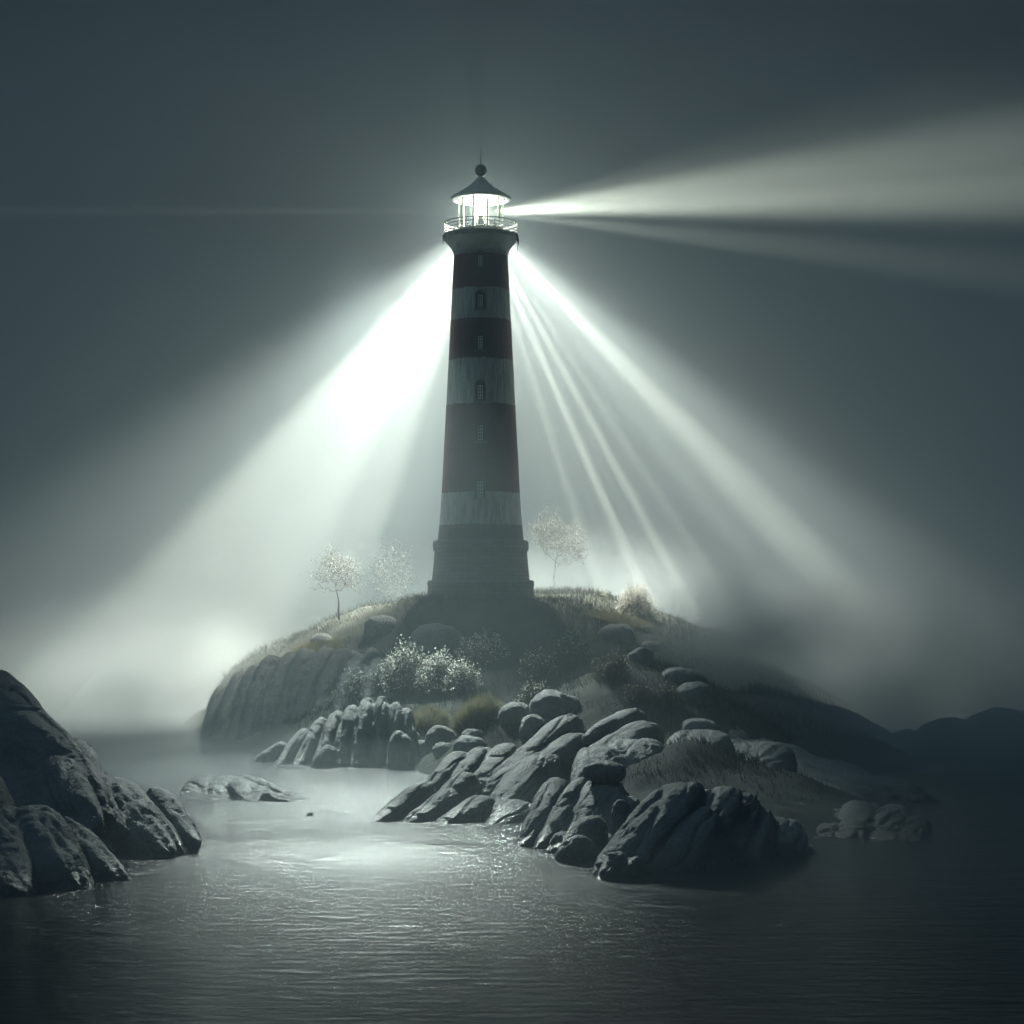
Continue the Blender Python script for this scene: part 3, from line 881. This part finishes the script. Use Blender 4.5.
# headland at the left edge
fuse('headland', [
    sl(-40, 655, 100, 110, 880, 82, 120, 130, seed=43),
    sl(-10, 672, 97, 120, 815, 86, 50, 50, seed=44, e=0.65),
    sl(40, 715, 94, 112, 810, 86, 34, 50, seed=45, e=0.65),
    sl(75, 735, 95, 108, 830, 86, 30, 40, seed=46, e=0.65),
    sl(55, 755, 90, 98, 815, 83, 30, 34, seed=47, e=0.65),
    sl(100, 768, 93, 150, 850, 85, 26, 30, seed=48, e=0.7),
    sl(118, 775, 93, 182, 848, 86, 24, 26, seed=49, e=0.7),
    sl(155, 786, 93, 198, 842, 87, 24, 20, seed=50),
    sl(60, 815, 84, 130, 880, 78, 34, 30, seed=51),
    sl(20, 800, 82, 90, 900, 75, 70, 60, seed=52),
    sl(-60, 740, 86, 30, 960, 70, 110, 110, seed=53),
    sl(135, 800, 90, 170, 850, 85, 30, 22, seed=54),
    sl(95, 800, 92, 125, 900, 84, 80, 60, seed=254),
    sl(135, 812, 92, 165, 890, 86, 60, 44, seed=255),
    sl(175, 820, 92, 190, 880, 87, 40, 24, seed=256),
    ], 0.14, Z3(40, 715, 94, 120, 820, 86), amp=0.13, seed=81,
    label='big dark rocky headland running down into the water at the left edge', cat='headland')
# low islet
fuse('rock_islet', [
    sl(203, 776, 113, 188, 815, 107, 34, 34, seed=55, e=0.7),
    sl(222, 776, 113, 218, 815, 107, 34, 34, seed=56, e=0.7),
    sl(222, 774, 114, 300, 806, 107, 20, 22, seed=57, e=0.65),
    sl(240, 774, 114, 315, 803, 108, 14, 16, seed=58, e=0.65),
    sl(240, 780, 112, 262, 810, 107, 34, 26, seed=59),
    sl(265, 792, 109, 305, 806, 107, 18, 14, seed=60),
    sl(248, 800, 108, 275, 808, 106.5, 22, 10, seed=61),
    ], 0.12, Z3(222, 774, 114, 300, 806, 107), amp=0.09, seed=91,
    label='low wedge-shaped islet alone in the misty channel on the left', cat='islet')
# striated bluff on the island's left flank
fuse('rock_bluff', [
    sl(380, 650, 152.0, 345, 768, 141.0, 33, 80, seed=62, e=0.85, taper=0.05),
    sl(362, 645, 152.8, 325, 768, 141.5, 32, 80, seed=63, e=0.85, taper=0.05),
    sl(344, 641, 153.6, 303, 768, 143.2, 26, 80, seed=64, e=0.85, taper=0.05),
    sl(326, 639, 154.4, 284, 768, 143.8, 32, 80, seed=65, e=0.85, taper=0.05),
    sl(308, 640, 155.2, 267, 768, 143.8, 28, 80, seed=66, e=0.85, taper=0.05),
    sl(291, 643, 156.0, 251, 768, 144.4, 32, 80, seed=67, e=0.85, taper=0.05),
    sl(274, 648, 156.8, 238, 768, 145.8, 33, 80, seed=68, e=0.85, taper=0.05),
    sl(257, 655, 157.6, 225, 768, 146.4, 27, 80, seed=69, e=0.85, taper=0.05),
    sl(242, 664, 158.4, 213, 768, 146.6, 27, 80, seed=70, e=0.85, taper=0.05),
    sl(228, 676, 159.2, 203, 768, 148.5, 33, 80, seed=71, e=0.85, taper=0.05),
    ], 0.16, Z3(330, 640, 155, 285, 740, 146), amp=0.20, seed=101,
    label='large striated bluff with grassy brow forming the left flank of the island', cat='bluff')
# low shelves, far left of the channel
fuse('rock_shelf', [
    sl(238, 716, 162, 196, 742, 157, 18, 18, seed=68),
    sl(250, 722, 158, 210, 746, 153, 16, 14, seed=69),
    ], 0.16, (1, 0.2, -0.3), amp=0.14, seed=111, label='thin low rock shelf at the foot of the striated bluff', cat='rock')
fuse('rock_shelf', [
    sl(240, 742, 150, 200, 748, 146, 14, 9, seed=70),
    sl(262, 744, 148, 225, 752, 144, 16, 9, seed=71),
    ], 0.14, (1, 0.2, -0.2), amp=0.10, seed=112, label='flat half-sunk rock in bright mist beyond the wedge-shaped islet', cat='rock')
# right side, beyond
fuse('rock_outcrop', [
    sl(782, 716, 138, 742, 770, 131, 26, 34, seed=72, e=0.65),
    sl(806, 714, 138, 768, 775, 131, 30, 40, seed=73, e=0.65),
    sl(830, 726, 138, 800, 780, 131, 34, 40, seed=74, e=0.7),
    sl(850, 742, 137, 835, 780, 131, 36, 34, seed=75, e=0.7),
    ], 0.16, Z3(790, 716, 138, 755, 770, 131), amp=0.18, seed=121,
    label='faint rounded outcrop in mist beyond the dark right shoulder of the island', group=OG)
fuse('headland', [
    sl(915, 728, 140, 838, 775, 128, 30, 36, seed=76, e=0.65),
    sl(960, 716, 142, 860, 790, 126, 44, 60, seed=77, e=0.65),
    sl(1010, 708, 144, 905, 800, 124, 60, 80, seed=78, e=0.65),
    sl(1070, 700, 146, 960, 810, 122, 80, 100, seed=79, e=0.65),
    sl(1130, 706, 146, 1040, 820, 120, 90, 110, seed=80, e=0.65),
    ], 0.24, Z3(960, 700, 142, 870, 790, 126), amp=0.30, seed=131,
    label='faint misty headland rising towards the right edge', cat='headland')
fuse('rock_outcrop', [
    sl(835, 803, 100, 812, 848, 90, 34, 26, seed=81),
    sl(862, 798, 100, 845, 850, 90, 40, 30, seed=82),
    sl(895, 803, 99, 878, 852, 89, 34, 26, seed=83),
    sl(918, 815, 97, 905, 854, 88.5, 30, 20, seed=84),
    sl(790, 800, 99, 795, 852, 90, 40, 30, seed=85),
    ], 0.12, (-0.7, -1, -0.4), amp=0.13, seed=141,
    label='low dark rocks at the water line far right of the cracked crag', group=OG)

fuse('rock_outcrop', [
    sl(690, 722, 124, 760, 775, 112, 90, 34, seed=86, e=0.65),
    sl(740, 738, 122, 830, 782, 110, 90, 34, seed=87, e=0.65),
    sl(800, 758, 118, 880, 796, 108, 80, 30, seed=88, e=0.7),
    sl(860, 776, 114, 930, 806, 106, 70, 24, seed=89, e=0.7),
    sl(720, 760, 110, 820, 815, 102, 90, 40, seed=90, e=0.7),
    sl(800, 785, 108, 890, 822, 102, 70, 30, seed=91, e=0.7),
    ], 0.16, Z3(700, 722, 124, 860, 796, 108), amp=0.20, seed=151,
    label='long dark rocky spur sloping down right from the island into the sea', group=OG)

# boulders: each one its own mesh
def boulder(px, py, wpx, hpx, label, Y=None, seed=0, sink=0.9, asp=0.9, name='boulder', group='boulders lying on the island', tilt=0.0, mat_=None):
    """crest at pixel row py - hpx/2, resting on the ground under it"""
    if Y is None:
        h = hit(px, py + hpx * 0.45)
        Y = h[1]
    s = Y / F; w = wpx * s; hh = hpx * s * (1 + sink)
    c = P(px, py + hpx * sink * 0.5, Y)
    lo = c + np.array([-w / 2 * math.cos(tilt), 0, w / 2 * math.sin(tilt)]); hi = c + np.array([w / 2 * math.cos(tilt), 0, -w / 2 * math.sin(tilt)])
    V, Fq = lobe(lo, hi, w * asp, hh, seed=seed, nu=56, nv=48, e=0.86, ce=0.9, taper=0.12 * math.sin(seed * 2.3))
    bm = bmesh.new(); me = bpy.data.meshes.new('t')
    vn = vert_normals(V, Fq)
    d = fbm(V * (1.6 / w) + seed, 3, seed + 3) * w * 0.05 + fbm(V * (6.0 / w) * np.array([1, 1, 1.6]), 3, seed + 9) * w * 0.018
    V = V + vn * d[:, None]
    loc = (c[0], c[1], V[:, 2].min())
    ob = mesh_np(name, V, Fq, M_ROCK, loc=loc)
    bm.from_mesh(ob.data); bmesh.ops.remove_doubles(bm, verts=bm.verts, dist=w * 0.002); bmesh.ops.recalc_face_normals(bm, faces=bm.faces)
    bm.to_mesh(ob.data); bm.free()
    for p_ in ob.data.polygons: p_.use_smooth = True
    tag(ob, label, 'boulder', group)
    return ob
BL = [
    (437, 635, 54, 20, 'smooth pale oblong boulder on grass below the lighthouse plinth, left of its centre'),
    (381, 622, 34, 13, 'half-buried grassy boulder uphill of the white blossoming thicket, left of the oblong one'),
    (617, 631, 36, 12, 'pale-topped low boulder just below the round white bush on the right slope'),
    (354, 660, 20, 19, 'blocky boulder at the brow of the striated bluff, left one of the touching pair'),
    (372, 656, 18, 17, 'blocky boulder at the brow of the striated bluff, right one of the touching pair'),
    (332, 676, 26, 20, 'rounded boulder beside the striated bluff, left of the white blossoming thicket'),
    (556, 702, 50, 20, 'broad grey boulder in dark scrub above the long pale slabs'),
    (516, 712, 34, 16, 'pale rounded boulder right of the golden grass tussock'),
    (538, 722, 40, 17, 'long boulder at the head of the pale slabs, next to the golden tussock boulder'),
    (442, 736, 34, 20, 'oval boulder on the inner shore under the golden grass tussock'),
    (443, 748, 22, 10, 'small flat boulder in front of the oval boulder on the inner shore'),
    (421, 748, 26, 15, 'rounded stone touching the right end of the ribbed outcrop'),
    (415, 738, 12, 13, 'little knob of rock against the right end of the ribbed outcrop'),
    (474, 733, 26, 10, 'low boulder under the right side of the golden grass tussock'),
    (472, 744, 38, 15, 'flat broad boulder between the inner shore and the pale slabs'),
    (640, 655, 26, 13, 'small dark boulder on the right slope below the pale-topped one'),
    (650, 644, 22, 9, 'small grey boulder uphill on the right slope beside the pale-topped one'),
    (684, 674, 48, 18, 'broad dim boulder halfway down the right slope'),
    (694, 690, 38, 16, 'dim boulder downhill of the broad one on the right slope'),
    (700, 726, 40, 16, 'dark boulder low on the right shoulder above the shadowed block'),
    (480, 760, 20, 12, 'small stone wedged between the flat broad boulder and the pale slabs'),
    (322, 640, 26, 10, 'half-buried stone in the grass below the left blossoming tree'),
]
for i, b_ in enumerate(BL):
    boulder(*b_, seed=200 + i)
boulder(604, 771, 40, 17, 'small boulder perched on top of the split rounded rock', Y=92.5, seed=240, sink=0.25)
boulder(622, 812, 22, 22, 'small boulder standing between the split rock and the cracked crag', Y=86.0, seed=241, asp=1.1)
boulder(592, 828, 34, 24, 'dark rounded boulder in the gap left of the cracked crag', Y=86, seed=242)
boulder(578, 850, 44, 30, 'dark wet boulder at the water line left of the cracked crag', Y=84.5, seed=243)
boulder(438, 844, 30, 9, 'low wet rock awash in the glitter below the pale slabs', Y=90, seed=244, group='small rocks in the water', name='sea_rock')
boulder(422, 850, 14, 4, 'tiny rock awash just left of the low wet rock in the glitter', Y=88.6, seed=245, group='small rocks in the water', name='sea_rock')
boulder(310, 815, 9, 6, 'tiny round stone alone in the water below the wedge-shaped islet', Y=101, seed=246, group='small rocks in the water', name='sea_rock')
boulder(560, 858, 18, 4, 'thin rock awash left of the dark wet boulder', Y=85, seed=247, group='small rocks in the water', name='sea_rock')
boulder(578, 877, 30, 4, 'thin flat rock awash in front of the split rounded rock', Y=80, seed=248, group='small rocks in the water', name='sea_rock')
boulder(290, 768, 34, 8, 'low dark rock awash at the left foot of the ribbed outcrop', Y=128, seed=249, group='small rocks in the water', name='sea_rock')

# ================================================================== vegetation
def ribbons(base, tip, wid, curve=None):
    """triangular blades from base to tip (arrays) with a kink; two quads would be wasted at this distance"""
    n = len(base); d = tip - base
    side = np.cross(d, RNG.normal(size=(n, 3))); side /= np.linalg.norm(side, axis=1, keepdims=True) + 1e-9
    mid = base + d * 0.5 + (curve if curve is not None else 0)
    V = np.empty((n, 5, 3))
    V[:, 0] = base - side * wid[:, None]; V[:, 1] = base + side * wid[:, None]
    V[:, 2] = mid + side * wid[:, None] * 0.7; V[:, 3] = mid - side * wid[:, None] * 0.7; V[:, 4] = tip
    b = np.arange(n)[:, None] * 5
    Fq = np.concatenate([b + np.array([0, 1, 2]), b + np.array([0, 2, 3]), b + np.array([3, 2, 4])])
    return V.reshape(-1, 3), Fq
def flakes(C, size, squash=1.0):
    """small leaf / petal quads facing all ways"""
    n = len(C)
    a = RNG.normal(size=(n, 3)); a /= np.linalg.norm(a, axis=1, keepdims=True)
    b = np.cross(a, RNG.normal(size=(n, 3))); b /= np.linalg.norm(b, axis=1, keepdims=True)
    s = np.broadcast_to(size, (n,))[:, None]
    V = np.stack([C - a * s, C - b * s * squash, C + a * s, C + b * s * squash], 1).reshape(-1, 3)
    return V, np.arange(n * 4).reshape(-1, 4)

# grass over the island
n = 260000
X = RNG.uniform(-46, 50, n); Y = RNG.uniform(95, 200, n)
H = height(X, Y)
dens = fbm(np.stack([X, Y, X * 0], 1) * 0.16, 3, 77)
ok = (H > 1.6 + 0.8 * dens) & (np.hypot(X - TX, Y - TY) > hw(53)) & (RNG.uniform(0, 1, n) < 0.6 + 0.5 * dens)
X, Y, H, dens = X[ok], Y[ok], H[ok], dens[ok]
n = len(X)
hgt = RNG.uniform(0.22, 0.75, n) * (0.9 + 0.5 * dens)
base = np.stack([X, Y, H - 0.05], 1)
lean = RNG.normal(0, 0.38, (n, 3)); lean[:, 0] -= 0.15; lean[:, 2] = 0
tip = base + np.stack([lean[:, 0] * hgt, lean[:, 1] * hgt, hgt], 1)
V, Fq = ribbons(base, tip, RNG.uniform(0.012, 0.03, n))
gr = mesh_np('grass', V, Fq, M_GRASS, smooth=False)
tag(gr, 'pale dry grass covering the crown and slopes of the island', 'grass', kind='stuff')

# tussock
def tussock(px, py, w, h, label, Y=None, nb=4200, name='grass_tussock', m=None, group='clumps of long grass'):
    g_ = hit(px, py); s = g_[1] / F; rw, rh = w * s / 2, h * s
    n = nb
    a = RNG.uniform(0, 2 * math.pi, n); r = np.sqrt(RNG.uniform(0, 1, n))
    bx = g_[0] + np.cos(a) * r * rw * 0.55; by_ = g_[1] + np.sin(a) * r * rw * 0.55
    base = np.stack([bx, by_, np.maximum(height(bx, by_), 0) - 0.1], 1)
    el_ = np.sqrt(1 - r ** 2 * 0.85)
    L_ = rh * RNG.uniform(0.7, 1.08, n)
    tip = base + np.stack([np.cos(a) * r * rw * 0.62 + RNG.normal(0, .08, n), np.sin(a) * r * rw * 0.62, el_ * L_], 1)
    V, Fq = ribbons(base, tip, RNG.uniform(0.010, 0.022, n), np.array([0, 0, 0.12]) * rh)
    o = mesh_np(name, V, Fq, m or M_TUFT, smooth=False, loc=tuple(g_))
    tag(o, label, 'grass clump', group)
    return o
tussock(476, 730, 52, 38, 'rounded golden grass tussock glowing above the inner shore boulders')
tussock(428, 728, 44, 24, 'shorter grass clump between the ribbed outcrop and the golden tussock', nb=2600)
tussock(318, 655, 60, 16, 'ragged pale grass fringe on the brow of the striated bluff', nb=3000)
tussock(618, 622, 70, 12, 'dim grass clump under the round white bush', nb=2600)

def bush(px, py, w, h, label, nst=260, nbl=900, bls=0.05, group='shrubs with small white blossoms', up=0.35, name='blossoming_shrub', depth=0.8, leaf=160):
    """stems fanning out of one root, blossom at and near the tips"""
    g_ = hit(px, py); s = g_[1] / F; rw, rh = w * s / 2, h * s
    root = empty(name, tuple(g_)); tag(root, label, 'shrub', group)
    n = nst
    a = RNG.uniform(0, 2 * math.pi, n); r = RNG.uniform(0, 1, n) ** 0.6
    bx = g_[0] + np.cos(a) * r * rw * 0.5; by_ = g_[1] + np.sin(a) * r * rw * 0.5 * depth
    base = np.stack([bx, by_, np.maximum(height(bx, by_), 0) - 0.1], 1)
    lob = 1 + 0.28 * fbm(np.stack([np.cos(a) * r * 2, np.sin(a) * r * 2, r * 0], 1) * 1.6 + px, 2, int(px))
    hh = rh * np.sqrt(np.clip(1.02 - r ** 2, 0.05, 1)) * RNG.uniform(0.72, 1.05, n) * lob
    tip = np.stack([g_[0] + np.cos(a) * r * rw + RNG.normal(0, .05, n), g_[1] + np.sin(a) * r * rw * depth, base[:, 2] + hh], 1)
    V, Fq = ribbons(base, tip, RNG.uniform(0.014, 0.026, n), np.array([0, 0, 0.06]) * rh)
    # side twigs
    k = RNG.integers(0, n, n * 4); t = RNG.uniform(0.35, 0.95, n * 4)[:, None]
    b2 = base[k] + (tip[k] - base[k]) * t
    t2 = b2 + RNG.normal(0, 0.16, (n * 4, 3)) * rh * 0.6 + np.array([0, 0, 0.12]) * rh
    V2, F2 = ribbons(b2, t2, np.full(n * 4, 0.009))
    mesh_np('stem', np.concatenate([V, V2]), np.concatenate([Fq, F2 + len(V)]), M_STEM, root, smooth=False)
    if leaf:
        k = RNG.integers(0, n, leaf); t = RNG.uniform(0.2, 0.95, leaf)[:, None]
        C = base[k] + (tip[k] - base[k]) * t + RNG.normal(0, 0.06, (leaf, 3)) * rh
        V, Fq = flakes(C, RNG.uniform(0.03, 0.06, leaf), 0.5)
        mesh_np('foliage', V, Fq, M_STEM, root, smooth=False)
    k = RNG.integers(0, n, nbl); t = 1 - np.abs(RNG.normal(0, 0.13, nbl))[:, None]
    C = base[k] + (tip[k] - base[k]) * t + RNG.normal(0, 0.05, (nbl, 3)) * rh
    V, Fq = flakes(C, RNG.uniform(0.5, 1.2, nbl) * bls, 0.7)
    mesh_np('blossom', V, Fq, M_BLOSSOM, root, smooth=False)
    return root
SB = [
    (352, 700, 44, 28, 'short white blossoming shrub behind the crest of the ribbed outcrop', 200, 700, .07),
    (382, 688, 34, 26, 'small white shrub linking the low left shrub to the bright tall one', 160, 420, .07),
    (405, 688, 52, 46, 'brightest tall white blossoming shrub, left end of the thicket', 300, 1300, .085),
    (436, 692, 50, 40, 'dense white blossoming shrub in the middle of the bright thicket', 280, 1200, .085),
    (462, 694, 42, 36, 'right-hand end shrub of the bright white thicket', 240, 800, .075),
    (482, 664, 60, 34, 'faint bluish flowering shrub up the slope between thicket and lighthouse', 240, 900, .06),
    (540, 680, 44, 30, 'dark shrub with sparse white specks, left of the scrub group below the plinth', 220, 320, .065),
    (572, 676, 52, 44, 'tallest dark shrub with sparse white specks below the plinth', 260, 520, .065),
    (612, 678, 50, 30, 'low dark speckled shrub right of the tallest dark shrub', 220, 130, .05),
    (534, 700, 36, 22, 'small speckled shrub just above the broad grey boulder', 160, 180, .06),
    (640, 700, 44, 22, 'dark speckled shrub above the shadowed block of rock', 180, 70, .05),
    (668, 706, 44, 24, 'outermost speckled shrub low on the right slope', 180, 70, .05),
    (400, 665, 50, 20, 'bushy pale shrub right of the touching blocky boulders', 220, 480, .05),
]
for q in SB:
    bush(*q[:5], nst=q[5] * 3 // 2, nbl=q[6], bls=q[7])
bush(637, 620, 44, 36, 'round white bush in full blossom on the skyline of the right slope', 420, 4200, .06, name='round_bush', group='shrubs with small white blossoms')

def tree(px, py, w, h, label, Y, seed, nleaf=3600, trunk_lean=0.0, size=0.075, m=None, stemr=0.10, fork=0.22):
    rnd = random.Random(seed)
    X_ = (px - 512) / F * Y; z0 = float(height(np.array([X_]), np.array([Y]))[0])
    s = Y / F; Hh = h * s; Wd = w * s
    top = CH - (py - h - HZ) / F * Y
    root = empty('tree', (X_, Y, z0 - 0.1)); tag(root, label, 'tree', 'trees on the island')
    Hh = top - z0
    mb = MB(); tips = []
    # twigs reach for points scattered through a ragged round crown
    cr_c = Vector((trunk_lean * 2, 0, 0.64)); nodes = []
    p = Vector((0, 0, 0)); tp = [p.copy()]
    for i in range(5):
        p = p + Vector((trunk_lean * 0.06 + rnd.gauss(0, .008), rnd.gauss(0, .008), fork / 5)); tp.append(p.copy())
    mb.tube(tp, [0.022, 0.019, 0.017, 0.016, 0.015, 0.014], n=6)
    nodes += [(q, 0.014) for q in tp[-2:]]
    ld = [tp[-1]]
    for i in range(5):
        ld.append(ld[-1] + Vector((trunk_lean * 0.1 + rnd.gauss(0, .012), rnd.gauss(0, .012), 0.065)))
    mb.tube(ld, [0.013, 0.011, 0.009, 0.007, 0.005, 0.004], n=5)
    nodes += [(q, 0.009 - 0.001 * i) for i, q in enumerate(ld[1:])]
    pts_ = []
    clumps = []
    for i in range(9):
        an_ = 6.283 * i / 9 + rnd.uniform(-.3, .3); el2 = rnd.uniform(-0.35, 1.2)
        clumps.append((Vector((math.cos(an_) * math.cos(el2) * 0.30, math.sin(an_) * math.cos(el2) * 0.30, 0.62 + math.sin(el2) * 0.22)), rnd.uniform(0.10, 0.20)))
    clumps.append((Vector((0, 0, 0.78)), 0.16))
    while len(pts_) < 420:
        c_, r_ = rnd.choice(clumps)
        q = c_ + Vector((rnd.gauss(0, 1), rnd.gauss(0, 1), rnd.gauss(0, 0.75))) * r_ * 0.62
        q.x += trunk_lean * q.z * 0.8
        if q.z < 0.30: continue
        pts_.append(q)
    root_top = tp[-1]
    pts_.sort(key=lambda q: (q - root_top).length)
    for q in pts_:
        best = min(nodes, key=lambda n_: (n_[0] - q).length + 0.55 * max(0, n_[0].z - q.z + 0.02) * 2)
        a_, ra = best; r1 = max(0.0022, ra * 0.72)
        m_ = a_.lerp(q, 0.5) + Vector((rnd.gauss(0, .012), rnd.gauss(0, .012), -0.012 + rnd.gauss(0, .01)))
        mb.tube([a_, m_, q], [ra * 0.7, (ra + r1) / 2 * 0.7, r1 * 0.6], n=4)
        nodes += [(m_, (ra + r1) / 2), (q, r1)]
        tips.append((m_, q))
    Vt = np.array([tuple(v) for v in mb.v])
    mn, mxx = Vt.min(0), Vt.max(0)
    k3 = np.array([Wd * 0.94 / (mxx[0] - mn[0]), Wd * 0.94 / (mxx[1] - mn[1]), Hh * 0.97 / mxx[2]])
    cx = (mxx[0] + mn[0]) / 2
    org = np.array([X_, Y, z0 - 0.1])
    Vw = Vt * k3; 
    tr = bpy.data.meshes.new('trunk'); tr.from_pydata([tuple(v) for v in Vw], [], mb.f); tr.materials.append(M_BARK)
    for p_ in tr.polygons: p_.use_smooth = True
    o = bpy.data.objects.new('trunk', tr); col.objects.link(o); o.parent = root
    A = np.array([tuple(a) for a, b in tips]) * k3 + org; B = np.array([tuple(b) for a, b in tips]) * k3 + org
    k = RNG.integers(0, len(A), nleaf); t = RNG.uniform(0, 1.1, nleaf)[:, None]
    C = A[k] + (B[k] - A[k]) * t + RNG.normal(0, 0.22, (nleaf, 3))
    V, Fq = flakes(C, RNG.uniform(0.6, 1.3, nleaf) * size, 0.7)
    mesh_np('crown', V, Fq, m or M_TREEBLOSSOM, root, smooth=False)
    return root
tree(340, 594, 66, 52, 'small spreading tree with pale blossom on the left skyline of the island', 168, 5, nleaf=4200, trunk_lean=-0.1, size=0.052)
tree(555, 582, 62, 82, 'tall slender misty tree immediately right of the lighthouse base', 186, 11, nleaf=9000, size=0.06, m=M_LEAFTREE)
tree(392, 592, 56, 62, 'very faint tree dissolving in the bright fog left of the lighthouse', 205, 23, nleaf=2400, size=0.08)
